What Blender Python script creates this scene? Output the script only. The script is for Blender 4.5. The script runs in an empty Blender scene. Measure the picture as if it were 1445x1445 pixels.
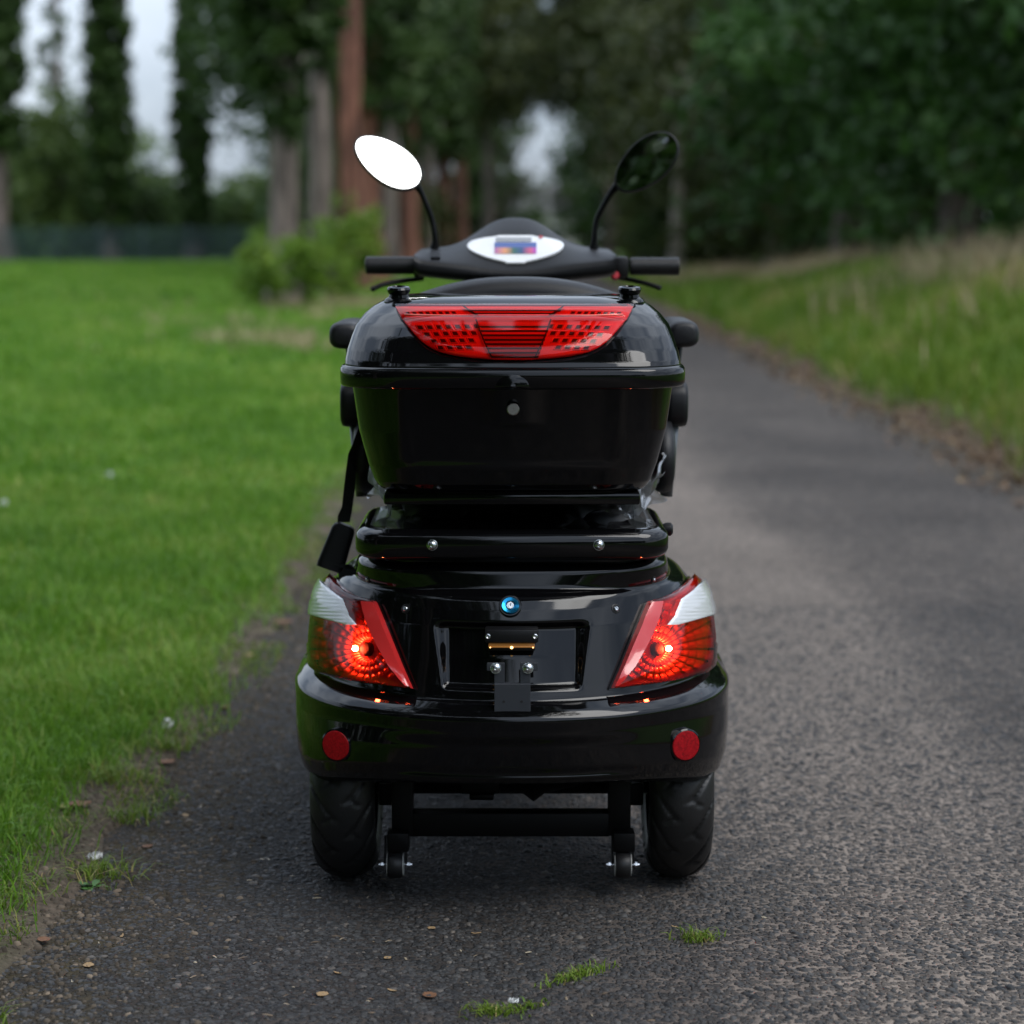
import bpy, bmesh, math, random
import numpy as np
from mathutils import Vector, Matrix
from mathutils.bvhtree import BVHTree

random.seed(7)
RNG = np.random.default_rng(11)
R = math.radians
SC = bpy.context.scene
COL = SC.collection

# ------------------------------------------------------------------ camera, world, sun, exposure
LIFT = 0.075                      # the scooter is laid out in its own frame, which stands this high on its tyres
CAM = Vector((0.0, -3.5, 1.1))    # the viewpoint in the scooter's frame
EYE = CAM + Vector((0, 0, LIFT))
PITCH = R(7.336)
FPX = 3010.0                      # focal length in pixels of the 1445 px picture (50 mm lens)
cam_data = bpy.data.cameras.new('camera')
cam = bpy.data.objects.new('camera', cam_data)
COL.objects.link(cam)
cam.location = EYE
cam.rotation_euler = (R(90) - PITCH, 0, 0)
cam_data.sensor_width = 24.0
cam_data.lens = 50.0
cam_data.clip_end = 2000
cam_data.clip_start = 0.05
cam_data.dof.use_dof = True
cam_data.dof.focus_distance = 3.58
cam_data.dof.aperture_fstop = 1.9
SC.camera = cam

SC.render.engine = 'CYCLES'
SC.cycles.use_denoising = True
SC.cycles.max_bounces = 8
SC.cycles.transparent_max_bounces = 12
SC.cycles.sample_clamp_indirect = 6.0
SC.cycles.caustics_refractive = False
SC.cycles.caustics_reflective = False
SC.view_settings.view_transform = 'Standard'
SC.view_settings.look = 'None'
SC.view_settings.gamma = 1.0
SC.view_settings.exposure = 0.75
SC.view_settings.use_curve_mapping = False

SUN_ELEV, SUN_AZ = R(56), R(125)          # azimuth clockwise from +y
world = bpy.data.worlds.new('World')
SC.world = world
world.use_nodes = True
wn, wl = world.node_tree.nodes, world.node_tree.links
wn.clear()
w_out = wn.new('ShaderNodeOutputWorld')
w_mix = wn.new('ShaderNodeMixShader')
w_sky = wn.new('ShaderNodeTexSky')
w_sky.sky_type = 'NISHITA'
w_sky.sun_disc = False
w_sky.sun_elevation = SUN_ELEV
w_sky.sun_rotation = SUN_AZ
w_b1 = wn.new('ShaderNodeBackground'); w_b1.inputs['Strength'].default_value = 0.10
w_b2 = wn.new('ShaderNodeBackground'); w_b2.inputs['Strength'].default_value = 0.92
wl.new(w_sky.outputs[0], w_b1.inputs['Color'])
w_tc = wn.new('ShaderNodeTexCoord')
w_map = wn.new('ShaderNodeMapping'); w_map.inputs['Scale'].default_value = (1.0, 1.0, 2.6)
wl.new(w_tc.outputs['Generated'], w_map.inputs['Vector'])
w_noise = wn.new('ShaderNodeTexNoise')
w_noise.inputs['Scale'].default_value = 2.6; w_noise.inputs['Detail'].default_value = 7.0
w_noise.inputs['Roughness'].default_value = 0.55; w_noise.inputs['Distortion'].default_value = 0.4
wl.new(w_map.outputs[0], w_noise.inputs['Vector'])
w_ramp = wn.new('ShaderNodeValToRGB')
w_ramp.color_ramp.elements[0].position = 0.38; w_ramp.color_ramp.elements[0].color = (0.36, 0.44, 0.57, 1)
w_ramp.color_ramp.elements[1].position = 0.60; w_ramp.color_ramp.elements[1].color = (0.87, 0.97, 1.12, 1)
wl.new(w_noise.outputs['Fac'], w_ramp.inputs['Fac'])
w_sep = wn.new('ShaderNodeSeparateXYZ'); wl.new(w_tc.outputs['Generated'], w_sep.inputs[0])
w_el = wn.new('ShaderNodeMapRange')              # an overcast sky is brighter overhead than at the horizon
w_el.inputs['From Min'].default_value = 0.0; w_el.inputs['From Max'].default_value = 0.9
w_el.inputs['To Min'].default_value = 0.56; w_el.inputs['To Max'].default_value = 1.35
wl.new(w_sep.outputs['Z'], w_el.inputs['Value'])
w_mul = wn.new('ShaderNodeVectorMath'); w_mul.operation = 'SCALE'
wl.new(w_ramp.outputs['Color'], w_mul.inputs[0]); wl.new(w_el.outputs[0], w_mul.inputs['Scale'])
wl.new(w_mul.outputs[0], w_b2.inputs['Color'])
w_mix.inputs['Fac'].default_value = 0.85
wl.new(w_b1.outputs[0], w_mix.inputs[1]); wl.new(w_b2.outputs[0], w_mix.inputs[2])
wl.new(w_mix.outputs[0], w_out.inputs['Surface'])

sun_data = bpy.data.lights.new('sun', 'SUN')
sun_data.energy = 1.25
sun_data.angle = R(40)
sun_data.color = (1.0, 0.97, 0.92)
sun = bpy.data.objects.new('sun', sun_data)
COL.objects.link(sun)
sun.rotation_euler = (R(90) - SUN_ELEV, 0, R(180) - SUN_AZ)

# ------------------------------------------------------------------ helpers
_F = Vector((0, math.cos(PITCH), -math.sin(PITCH)))
_U = Vector((0, math.sin(PITCH), math.cos(PITCH)))


def ray(px, py):
    return _F + Vector((1, 0, 0)) * ((px - 722.5) / FPX) + _U * ((722.5 - py) / FPX)


def at(px, py, y):
    """the point at distance y behind the bumper that is seen at px, py of the photograph"""
    d = ray(px, py)
    return CAM + d * ((y - CAM.y) / d.y)


def gr(px, py, z=0.0):
    d = ray(px, py)
    return EYE + d * ((z - EYE.z) / d.z)


def tag(o, label=None, cat=None, group=None, kind=None):
    for k, v in (('label', label), ('category', cat), ('group', group), ('kind', kind)):
        if v:
            o[k] = v
    return o


def link(name, me, mat=None, parent=None):
    o = bpy.data.objects.new(name, me)
    COL.objects.link(o)
    if me is not None and mat is not None:
        for m in (mat if isinstance(mat, (list, tuple)) else [mat]):
            me.materials.append(m)
    if parent is not None:
        o.parent = parent
    return o


def empty(name, parent=None, loc=(0, 0, 0)):
    o = link(name, None, None, parent)
    o.location = loc
    o.empty_display_size = 0.1
    return o


def mesh_from(name, verts, faces, smooth=True):
    me = bpy.data.meshes.new(name)
    me.from_pydata([tuple(v) for v in verts], [], faces)
    me.update()
    if smooth:
        me.shade_smooth()
    return me


def fix_normals(me):
    bm = bmesh.new(); bm.from_mesh(me)
    bmesh.ops.recalc_face_normals(bm, faces=bm.faces)
    bm.to_mesh(me); bm.free()


def np_mesh(name, V, F, attrs=None, smooth=False):
    """V (n,3), F list of int arrays, each (m,k)"""
    me = bpy.data.meshes.new(name)
    V = np.asarray(V, dtype=np.float32)
    me.vertices.add(len(V)); me.vertices.foreach_set('co', V.ravel())
    loops = np.concatenate([f.ravel() for f in F]).astype(np.int32)
    tot = np.concatenate([np.full(len(f), f.shape[1], dtype=np.int32) for f in F])
    start = np.concatenate([[0], np.cumsum(tot)[:-1]]).astype(np.int32)
    me.loops.add(len(loops)); me.loops.foreach_set('vertex_index', loops)
    me.polygons.add(len(tot))
    me.polygons.foreach_set('loop_start', start)
    for k, v in (attrs or {}).items():
        a = me.attributes.new(k, 'FLOAT', 'POINT')
        a.data.foreach_set('value', np.asarray(v, dtype=np.float32))
    me.update(calc_edges=True)
    if smooth:
        me.shade_smooth()
    return me


def auto_smooth(o, ang=35):
    me = o.data
    me.shade_smooth()
    bm = bmesh.new(); bm.from_mesh(me)
    for e in bm.edges:
        if len(e.link_faces) == 2 and e.calc_face_angle(0) > R(ang):
            e.smooth = False
    bm.to_mesh(me); bm.free()


def loft(name, rings, mat, parent=None, cap0=True, cap1=True, smooth=True, closed=True, sharp=None):
    n = len(rings[0])
    V = [v for r in rings for v in r]
    F = []
    for i in range(len(rings) - 1):
        for j in range(n if closed else n - 1):
            k = (j + 1) % n
            F.append((i * n + j, i * n + k, (i + 1) * n + k, (i + 1) * n + j))
    if cap0:
        F.append(tuple(range(n))[::-1])
    if cap1:
        F.append(tuple((len(rings) - 1) * n + j for j in range(n)))
    me = mesh_from(name, V, F, smooth)
    fix_normals(me)
    o = link(name, me, mat, parent)
    if sharp:
        auto_smooth(o, sharp)
    return o


def rrect(hw, y0, y1, r, z, seg=8, sub=6, cx=0.0, bow=0.0):
    """rounded rectangle ring in plan; bow pushes the rear side out towards the viewer"""
    pts = []
    r = min(r, hw * 0.98, (y1 - y0) * 0.49)
    cor = [(hw - r, y0 + r, -90), (hw - r, y1 - r, 0), (-hw + r, y1 - r, 90), (-hw + r, y0 + r, 180)]
    for i, (x, y, a0) in enumerate(cor):
        for k in range(seg + 1):
            a = R(a0 + 90 * k / seg)
            pts.append((x + r * math.cos(a), y + r * math.sin(a)))
        x2, y2, b0 = cor[(i + 1) % 4]
        p0 = pts[-1]
        p1 = (x2 + r * math.cos(R(b0)), y2 + r * math.sin(R(b0)))
        for k in range(1, sub):
            t = k / sub
            pts.append((p0[0] + (p1[0] - p0[0]) * t, p0[1] + (p1[1] - p0[1]) * t))
    out = []
    for x, y in pts:
        q = max(0.0, 1 - (y - y0) / (y1 - y0) * 2)
        yy = y - bow * q * (1 - (x / hw) ** 2)
        out.append((x + cx, yy, z))
    return out


def box_bm(bm, c, s, rot=None, bev=0.0, seg=2):
    r = bmesh.ops.create_cube(bm, size=1.0)
    vs = r['verts']
    for v in vs:
        v.co = Vector((v.co.x * s[0], v.co.y * s[1], v.co.z * s[2]))
    if bev > 0:
        es = list({e for v in vs for e in v.link_edges})
        rr = bmesh.ops.bevel(bm, geom=es, offset=bev, segments=seg, profile=0.5, affect='EDGES')
        vs = list({v for f in rr['faces'] for v in f.verts} | {v for v in vs if v.is_valid})
    M = Matrix.Translation(Vector(c))
    if rot is not None:
        M = M @ rot.to_4x4()
    for v in vs:
        v.co = M @ v.co
    return vs


def box(name, c, s, mat, parent=None, rot=None, bev=0.004, seg=2):
    bm = bmesh.new()
    box_bm(bm, c, s, rot, bev, seg)
    me = bpy.data.meshes.new(name)
    bm.to_mesh(me); bm.free()
    o = link(name, me, mat, parent)
    auto_smooth(o, 40)
    return o


def frame_to(d):
    d = Vector(d).normalized()
    return d.to_track_quat('Z', 'Y').to_matrix()


def lathe(name, prof, base, axis, mat, parent=None, seg=32, sharp=35):
    """prof: list of (r, h) along axis from base"""
    M = frame_to(axis)
    base = Vector(base)
    rings = []
    for r, h in prof:
        rings.append([base + M @ Vector((max(r, 1e-5) * math.cos(2 * math.pi * k / seg), max(r, 1e-5) * math.sin(2 * math.pi * k / seg), h)) for k in range(seg)])
    return loft(name, rings, mat, parent, True, True, True, True, sharp)


def tube(name, pts, radii, mat, parent=None, seg=14, sq=1.0):
    pts = [Vector(p) for p in pts]
    if not isinstance(radii, (list, tuple)):
        radii = [radii] * len(pts)
    rings = []
    prev = None
    for i, p in enumerate(pts):
        a = pts[max(0, i - 1)]; b = pts[min(len(pts) - 1, i + 1)]
        t = (b - a).normalized()
        if prev is None:
            up = Vector((0, 0, 1)) if abs(t.z) < 0.9 else Vector((0, 1, 0))
            x = t.cross(up).normalized()
        else:
            x = (prev - t * prev.dot(t)).normalized()
        prev = x
        y = t.cross(x)
        rings.append([p + (x * math.cos(2 * math.pi * k / seg) + y * math.sin(2 * math.pi * k / seg) * sq) * radii[i] for k in range(seg)])
    return loft(name, rings, mat, parent)


def smooth_path(pts, n=8):
    P = [Vector(p) for p in pts]
    out = []
    for i in range(len(P) - 1):
        p0, p1, p2, p3 = P[max(0, i - 1)], P[i], P[i + 1], P[min(len(P) - 1, i + 2)]
        for k in range(n):
            t = k / n
            out.append(0.5 * ((2 * p1) + (p2 - p0) * t + (2 * p0 - 5 * p1 + 4 * p2 - p3) * t * t + (3 * p1 - p0 - 3 * p2 + p3) * t ** 3))
    out.append(P[-1])
    return out


def interp(tab, x):
    xs = [t[0] for t in tab]
    if isinstance(tab[0][1], (tuple, list)):
        return [float(np.interp(x, xs, [t[1][k] for t in tab])) for k in range(len(tab[0][1]))]
    return float(np.interp(x, xs, [t[1] for t in tab]))


def bvh_of(objs):
    V, F = [], []
    for o in objs:
        b = len(V)
        V += [v.co.copy() for v in o.data.vertices]
        F += [[b + i for i in p.vertices] for p in o.data.polygons]
    return BVHTree.FromPolygons(V, F)


def hit(bvh, px, py):
    d = ray(px, py).normalized()
    loc, nor, _, _ = bvh.ray_cast(CAM, d)
    if loc is None:
        return None, None
    if nor.dot(d) > 0:
        nor = -nor
    return loc, nor


def sstep(a, b, x):
    t = np.clip((x - a) / (b - a), 0, 1)
    return t * t * (3 - 2 * t)


def hash2(ix, iy, seed):
    h = (ix.astype(np.int64) * 374761393 + iy.astype(np.int64) * 668265263 + seed * 2147483647) & 0xffffffff
    h = ((h ^ (h >> 13)) * 1274126177) & 0xffffffff
    return ((h ^ (h >> 16)) & 0xffffff) / float(0xffffff)


def vnoise(x, y, seed=0):
    x = np.asarray(x, dtype=np.float64); y = np.asarray(y, dtype=np.float64)
    ix, iy = np.floor(x), np.floor(y)
    fx, fy = x - ix, y - iy
    ux, uy = fx * fx * (3 - 2 * fx), fy * fy * (3 - 2 * fy)
    a, b = hash2(ix, iy, seed), hash2(ix + 1, iy, seed)
    c, d = hash2(ix, iy + 1, seed), hash2(ix + 1, iy + 1, seed)
    return (a * (1 - ux) + b * ux) * (1 - uy) + (c * (1 - ux) + d * ux) * uy


def fbm(x, y, seed=0, oct=4):
    s, a, t = 0, 0.5, 0
    for k in range(oct):
        s = s + a * vnoise(x * 2 ** k, y * 2 ** k, seed + k); t += a; a *= 0.5
    return s / t


# ------------------------------------------------------------------ materials
def new_mat(name):
    m = bpy.data.materials.new(name)
    m.use_nodes = True
    nt = m.node_tree
    return m, nt.nodes, nt.links, nt.nodes['Principled BSDF']


def pmat(name, col, rough=0.5, metal=0.0, coat=0.0, spec=0.5, var=0.0, bump=0.0, scale=60.0, trans=0.0, emis=None, estr=0.0, rvar=0.0):
    m, n, l, b = new_mat(name)
    b.inputs['Base Color'].default_value = (*col, 1)
    b.inputs['Roughness'].default_value = rough
    b.inputs['Metallic'].default_value = metal
    b.inputs['Coat Weight'].default_value = coat
    b.inputs['Coat Roughness'].default_value = 0.03
    b.inputs['Specular IOR Level'].default_value = spec
    if emis:
        b.inputs['Emission Color'].default_value = (*emis, 1)
        b.inputs['Emission Strength'].default_value = estr
    if var or bump or rvar:
        tc = n.new('ShaderNodeTexCoord')
        no = n.new('ShaderNodeTexNoise'); no.inputs['Scale'].default_value = scale; no.inputs['Detail'].default_value = 5
        l.new(tc.outputs['Object'], no.inputs['Vector'])
        if var:
            mr = n.new('ShaderNodeMapRange')
            mr.inputs['To Min'].default_value = 1 - var; mr.inputs['To Max'].default_value = 1 + var
            l.new(no.outputs['Fac'], mr.inputs['Value'])
            vm = n.new('ShaderNodeVectorMath'); vm.operation = 'SCALE'
            vm.inputs[0].default_value = col
            l.new(mr.outputs[0], vm.inputs['Scale'])
            l.new(vm.outputs[0], b.inputs['Base Color'])
        if rvar:
            mr2 = n.new('ShaderNodeMapRange')
            mr2.inputs['To Min'].default_value = max(0.01, rough - rvar); mr2.inputs['To Max'].default_value = rough + rvar
            l.new(no.outputs['Fac'], mr2.inputs['Value']); l.new(mr2.outputs[0], b.inputs['Roughness'])
        if bump:
            bp = n.new('ShaderNodeBump'); bp.inputs['Strength'].default_value = bump; bp.inputs['Distance'].default_value = 0.002
            l.new(no.outputs['Fac'], bp.inputs['Height']); l.new(bp.outputs[0], b.inputs['Normal'])
    return m


GLOSS = pmat('gloss_black_plastic', (0.0025, 0.0025, 0.003), 0.06, spec=0.45, rvar=0.02, scale=9)
SATIN = pmat('satin_black_plastic', (0.006, 0.006, 0.007), 0.42, spec=0.35, bump=0.15, scale=900, rvar=0.05)
SEATM = pmat('black_seat_vinyl', (0.011, 0.011, 0.013), 0.42, spec=0.4, bump=0.3, scale=700)
STEELB = pmat('black_powder_coat', (0.0025, 0.0025, 0.003), 0.45, spec=0.2, bump=0.25, scale=1200)
PLATEM = pmat('dark_grey_powder_coat', (0.030, 0.034, 0.042), 0.5, bump=0.2, scale=1500)
RUBBER = pmat('tyre_rubber', (0.012, 0.012, 0.0125), 0.45, spec=0.5, var=0.3, bump=0.2, scale=300)
BOLTM = pmat('zinc_bolt', (0.62, 0.64, 0.66), 0.24, metal=1.0, bump=0.2, scale=300)
CHROME = pmat('bright_rim_alloy', (0.55, 0.55, 0.54), 0.2, metal=1.0, var=0.15, scale=60)
MIRROR = pmat('mirror_silver', (0.93, 0.95, 0.95), 0.015, metal=1.0)
WEB = pmat('black_webbing', (0.010, 0.010, 0.011), 0.75, bump=0.6, scale=800)
REDPL = pmat('red_button_plastic', (0.45, 0.02, 0.03), 0.35)
BLUE = pmat('blue_anodised_ring', (0.02, 0.28, 0.55), 0.2, metal=0.9)
PALEHUB = pmat('pale_castor_hub', (0.42, 0.42, 0.40), 0.45, var=0.15, scale=90)


def lens_mat(name, col, refl=0.75, rib=None, rough=0.03):
    """thin coloured lens: tinted see-through sheet with a glossy surface"""
    m, n, l, b = new_mat(name)
    n.remove(b)
    out = n['Material Output']
    tr = n.new('ShaderNodeBsdfTransparent'); tr.inputs['Color'].default_value = (*col, 1)
    gl = n.new('ShaderNodeBsdfGlossy'); gl.inputs['Roughness'].default_value = rough
    gl.inputs['Color'].default_value = (refl, refl, refl, 1)
    fr = n.new('ShaderNodeFresnel'); fr.inputs['IOR'].default_value = 1.5
    mx = n.new('ShaderNodeMixShader')
    l.new(fr.outputs[0], mx.inputs[0]); l.new(tr.outputs[0], mx.inputs[1]); l.new(gl.outputs[0], mx.inputs[2])
    l.new(mx.outputs[0], out.inputs['Surface'])
    return m


REDLENS = lens_mat('red_lamp_lens', (1.0, 0.17, 0.13))
REFLECTOR = pmat('lamp_reflector_foil', (0.95, 0.26, 0.18), 0.26, metal=0.35)
REDBACK = pmat('red_lamp_backing', (0.95, 0.14, 0.11), 0.3, metal=0.2, coat=0.3)
REDDEEP = pmat('deep_red_lamp_floor', (0.45, 0.02, 0.018), 0.35)
REDSTRIP = pmat('red_lamp_facet', (0.62, 0.03, 0.03), 0.16, coat=1.0)
LEDDARK = pmat('led_socket', (0.05, 0.015, 0.015), 0.55, spec=0.2)
LEDBODY = pmat('led_reflector_cup', (0.95, 0.22, 0.17), 0.2, metal=0.35)


def clear_mat():
    m, n, l, b = new_mat('clear_ribbed_lens')
    b.inputs['Base Color'].default_value = (0.82, 0.82, 0.84, 1)
    b.inputs['Metallic'].default_value = 0.25
    b.inputs['Roughness'].default_value = 0.2
    b.inputs['Coat Weight'].default_value = 1.0
    tc = n.new('ShaderNodeTexCoord')
    mp = n.new('ShaderNodeMapping'); mp.inputs['Scale'].default_value = (20, 20, 1)
    mp.inputs['Rotation'].default_value = (0, R(8), 0)
    l.new(tc.outputs['Object'], mp.inputs['Vector'])
    wv = n.new('ShaderNodeTexWave'); wv.bands_direction = 'Z'; wv.inputs['Scale'].default_value = 75; wv.inputs['Distortion'].default_value = 1.2
    wv.inputs['Detail'].default_value = 2
    l.new(mp.outputs[0], wv.inputs['Vector'])
    bp = n.new('ShaderNodeBump'); bp.inputs['Strength'].default_value = 0.22; bp.inputs['Distance'].default_value = 0.002
    l.new(wv.outputs['Fac'], bp.inputs['Height']); l.new(bp.outputs[0], b.inputs['Normal'])
    return m


CLEAR = clear_mat()


def reflex_mat():
    m, n, l, b = new_mat('red_reflex_prisms')
    b.inputs['Roughness'].default_value = 0.45
    b.inputs['Specular IOR Level'].default_value = 0.2
    tc = n.new('ShaderNodeTexCoord')
    vo = n.new('ShaderNodeTexVoronoi'); vo.inputs['Scale'].default_value = 330
    l.new(tc.outputs['Object'], vo.inputs['Vector'])
    rp = n.new('ShaderNodeValToRGB')
    rp.color_ramp.elements[0].color = (0.20, 0.003, 0.006, 1); rp.color_ramp.elements[1].color = (0.42, 0.006, 0.012, 1)
    l.new(vo.outputs['Color'], rp.inputs['Fac']); l.new(rp.outputs[0], b.inputs['Base Color'])
    return m


REFLEX = reflex_mat()


def emit_mat(name, col, s):
    m, n, l, b = new_mat(name)
    b.inputs['Base Color'].default_value = (*col, 1)
    b.inputs['Emission Color'].default_value = (*col, 1)
    b.inputs['Emission Strength'].default_value = s
    return m


BULB = emit_mat('lit_bulb', (1.0, 0.50, 0.20), 230.0)
AMBER = pmat('amber_strip_lens', (0.30, 0.11, 0.02), 0.2, coat=0.5, emis=(1.0, 0.45, 0.12), estr=0.10)


def wrap_mat():
    m, n, l, b = new_mat('clear_plastic_film')
    n.remove(b)
    out = n['Material Output']
    tr = n.new('ShaderNodeBsdfTransparent'); tr.inputs['Color'].default_value = (0.92, 0.93, 0.94, 1)
    gl = n.new('ShaderNodeBsdfGlossy'); gl.inputs['Roughness'].default_value = 0.12
    df = n.new('ShaderNodeBsdfTranslucent'); df.inputs['Color'].default_value = (0.8, 0.82, 0.85, 1)
    m1 = n.new('ShaderNodeMixShader'); m1.inputs[0].default_value = 0.45
    m2 = n.new('ShaderNodeMixShader'); m2.inputs[0].default_value = 0.22
    l.new(gl.outputs[0], m1.inputs[1]); l.new(df.outputs[0], m1.inputs[2])
    m2.inputs[0].default_value = 0.70
    l.new(tr.outputs[0], m2.inputs[1]); l.new(m1.outputs[0], m2.inputs[2])
    l.new(m2.outputs[0], out.inputs['Surface'])
    return m


WRAP = wrap_mat()


def screen_mat():
    m, n, l, b = new_mat('dash_colour_screen')
    tc = n.new('ShaderNodeTexCoord')
    sp = n.new('ShaderNodeSeparateXYZ'); l.new(tc.outputs['Generated'], sp.inputs[0])
    r1 = n.new('ShaderNodeValToRGB')
    e = r1.color_ramp.elements
    e[0].position = 0.0; e[0].color = (0.30, 0.10, 0.28, 1)
    e[1].position = 1.0; e[1].color = (0.30, 0.06, 0.40, 1)
    for p, c in ((0.25, (0.55, 0.25, 0.12, 1)), (0.45, (0.03, 0.10, 0.08, 1)), (0.65, (0.02, 0.06, 0.16, 1)), (0.85, (0.45, 0.08, 0.16, 1))):
        x = e.new(p); x.color = c
    l.new(sp.outputs['X'], r1.inputs['Fac'])
    r2 = n.new('ShaderNodeValToRGB')
    r2.color_ramp.elements[0].position = 0.45; r2.color_ramp.elements[0].color = (0, 0, 0, 1)
    r2.color_ramp.elements[1].position = 0.6; r2.color_ramp.elements[1].color = (1, 1, 1, 1)
    l.new(sp.outputs['Z'], r2.inputs['Fac'])
    mx = n.new('ShaderNodeMixRGB'); mx.inputs[2].default_value = (0.06, 0.10, 0.28, 1)
    l.new(r2.outputs[0], mx.inputs[0]); l.new(r1.outputs[0], mx.inputs[1])
    l.new(mx.outputs[0], b.inputs['Base Color']); l.new(mx.outputs[0], b.inputs['Emission Color'])
    b.inputs['Emission Strength'].default_value = 0.25
    b.inputs['Roughness'].default_value = 0.15
    return m


SCREEN = screen_mat()
PANELW = pmat('white_dash_face', (0.80, 0.81, 0.82), 0.25, coat=1.0, emis=(0.8, 0.85, 0.9), estr=0.06)


def foliage_mat(name, dark, light, warm, rough=0.45, trans=0.25, scale=0.8):
    m, n, l, b = new_mat(name)
    at_ = n.new('ShaderNodeAttribute'); at_.attribute_name = 'tint'
    tc = n.new('ShaderNodeTexCoord')
    no = n.new('ShaderNodeTexNoise'); no.inputs['Scale'].default_value = scale; no.inputs['Detail'].default_value = 3
    l.new(tc.outputs['Object'], no.inputs['Vector'])
    ad = n.new('ShaderNodeMath'); ad.operation = 'MULTIPLY_ADD'
    ad.inputs[1].default_value = 0.6
    l.new(no.outputs['Fac'], ad.inputs[0])
    mu = n.new('ShaderNodeMath'); mu.operation = 'MULTIPLY'; mu.inputs[1].default_value = 0.7
    l.new(at_.outputs['Fac'], mu.inputs[0]); l.new(mu.outputs[0], ad.inputs[2])
    rp = n.new('ShaderNodeValToRGB')
    e = rp.color_ramp.elements
    e[0].position = 0.25; e[0].color = (*dark, 1)
    e[1].position = 0.78; e[1].color = (*light, 1)
    x = e.new(0.97); x.color = (*warm, 1)
    l.new(ad.outputs[0], rp.inputs['Fac'])
    l.new(rp.outputs[0], b.inputs['Base Color'])
    b.inputs['Roughness'].default_value = rough
    b.inputs['Specular IOR Level'].default_value = 0.3
    out = n['Material Output']
    tl = n.new('ShaderNodeBsdfTranslucent')
    l.new(rp.outputs[0], tl.inputs['Color'])
    mx = n.new('ShaderNodeMixShader'); mx.inputs[0].default_value = trans
    l.new(b.outputs[0], mx.inputs[1]); l.new(tl.outputs[0], mx.inputs[2])
    l.new(mx.outputs[0], out.inputs['Surface'])
    return m


GRASS = foliage_mat('lawn_blade', (0.068, 0.175, 0.010), (0.165, 0.335, 0.026), (0.34, 0.40, 0.09), trans=0.35, scale=1.2)
BANKG = foliage_mat('bank_blade', (0.088, 0.175, 0.014), (0.190, 0.285, 0.034), (0.42, 0.33, 0.14), trans=0.35, scale=0.9)
STRAW = foliage_mat('dry_stem', (0.26, 0.195, 0.105), (0.42, 0.33, 0.19), (0.50, 0.41, 0.25), trans=0.25)
POPL = foliage_mat('poplar_leaf', (0.025, 0.055, 0.013), (0.064, 0.115, 0.028), (0.09, 0.14, 0.035), scale=0.5)
DARKL = foliage_mat('thicket_leaf', (0.018, 0.050, 0.010), (0.060, 0.140, 0.028), (0.09, 0.17, 0.035), scale=0.5)
OLIVE = foliage_mat('olive_leaf', (0.028, 0.042, 0.011), (0.072, 0.088, 0.022), (0.10, 0.11, 0.03), scale=0.5)
BRIGHTL = foliage_mat('sucker_leaf', (0.085, 0.170, 0.016), (0.19, 0.31, 0.035), (0.27, 0.35, 0.05), scale=1.5)
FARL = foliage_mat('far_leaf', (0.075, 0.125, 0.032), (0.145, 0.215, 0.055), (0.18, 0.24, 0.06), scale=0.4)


def bark_mat(name, a, b_, scale=3.0):
    m, n, l, b = new_mat(name)
    tc = n.new('ShaderNodeTexCoord')
    mp = n.new('ShaderNodeMapping'); mp.inputs['Scale'].default_value = (3.2, 3.2, 0.35)
    l.new(tc.outputs['Object'], mp.inputs['Vector'])
    no = n.new('ShaderNodeTexNoise'); no.inputs['Scale'].default_value = scale; no.inputs['Detail'].default_value = 6; no.inputs['Roughness'].default_value = 0.55
    l.new(mp.outputs[0], no.inputs['Vector'])
    rp = n.new('ShaderNodeValToRGB')
    rp.color_ramp.elements[0].position = 0.35; rp.color_ramp.elements[0].color = (*a, 1)
    rp.color_ramp.elements[1].position = 0.65; rp.color_ramp.elements[1].color = (*b_, 1)
    l.new(no.outputs['Fac'], rp.inputs['Fac']); l.new(rp.outputs[0], b.inputs['Base Color'])
    bp = n.new('ShaderNodeBump'); bp.inputs['Strength'].default_value = 0.8; bp.inputs['Distance'].default_value = 0.05
    l.new(no.outputs['Fac'], bp.inputs['Height']); l.new(bp.outputs[0], b.inputs['Normal'])
    b.inputs['Roughness'].default_value = 0.9
    return m


BARKG = bark_mat('grey_bark', (0.035, 0.028, 0.024), (0.23, 0.185, 0.16))
BARKR = bark_mat('red_brown_bark', (0.055, 0.024, 0.016), (0.29, 0.125, 0.082))


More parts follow.
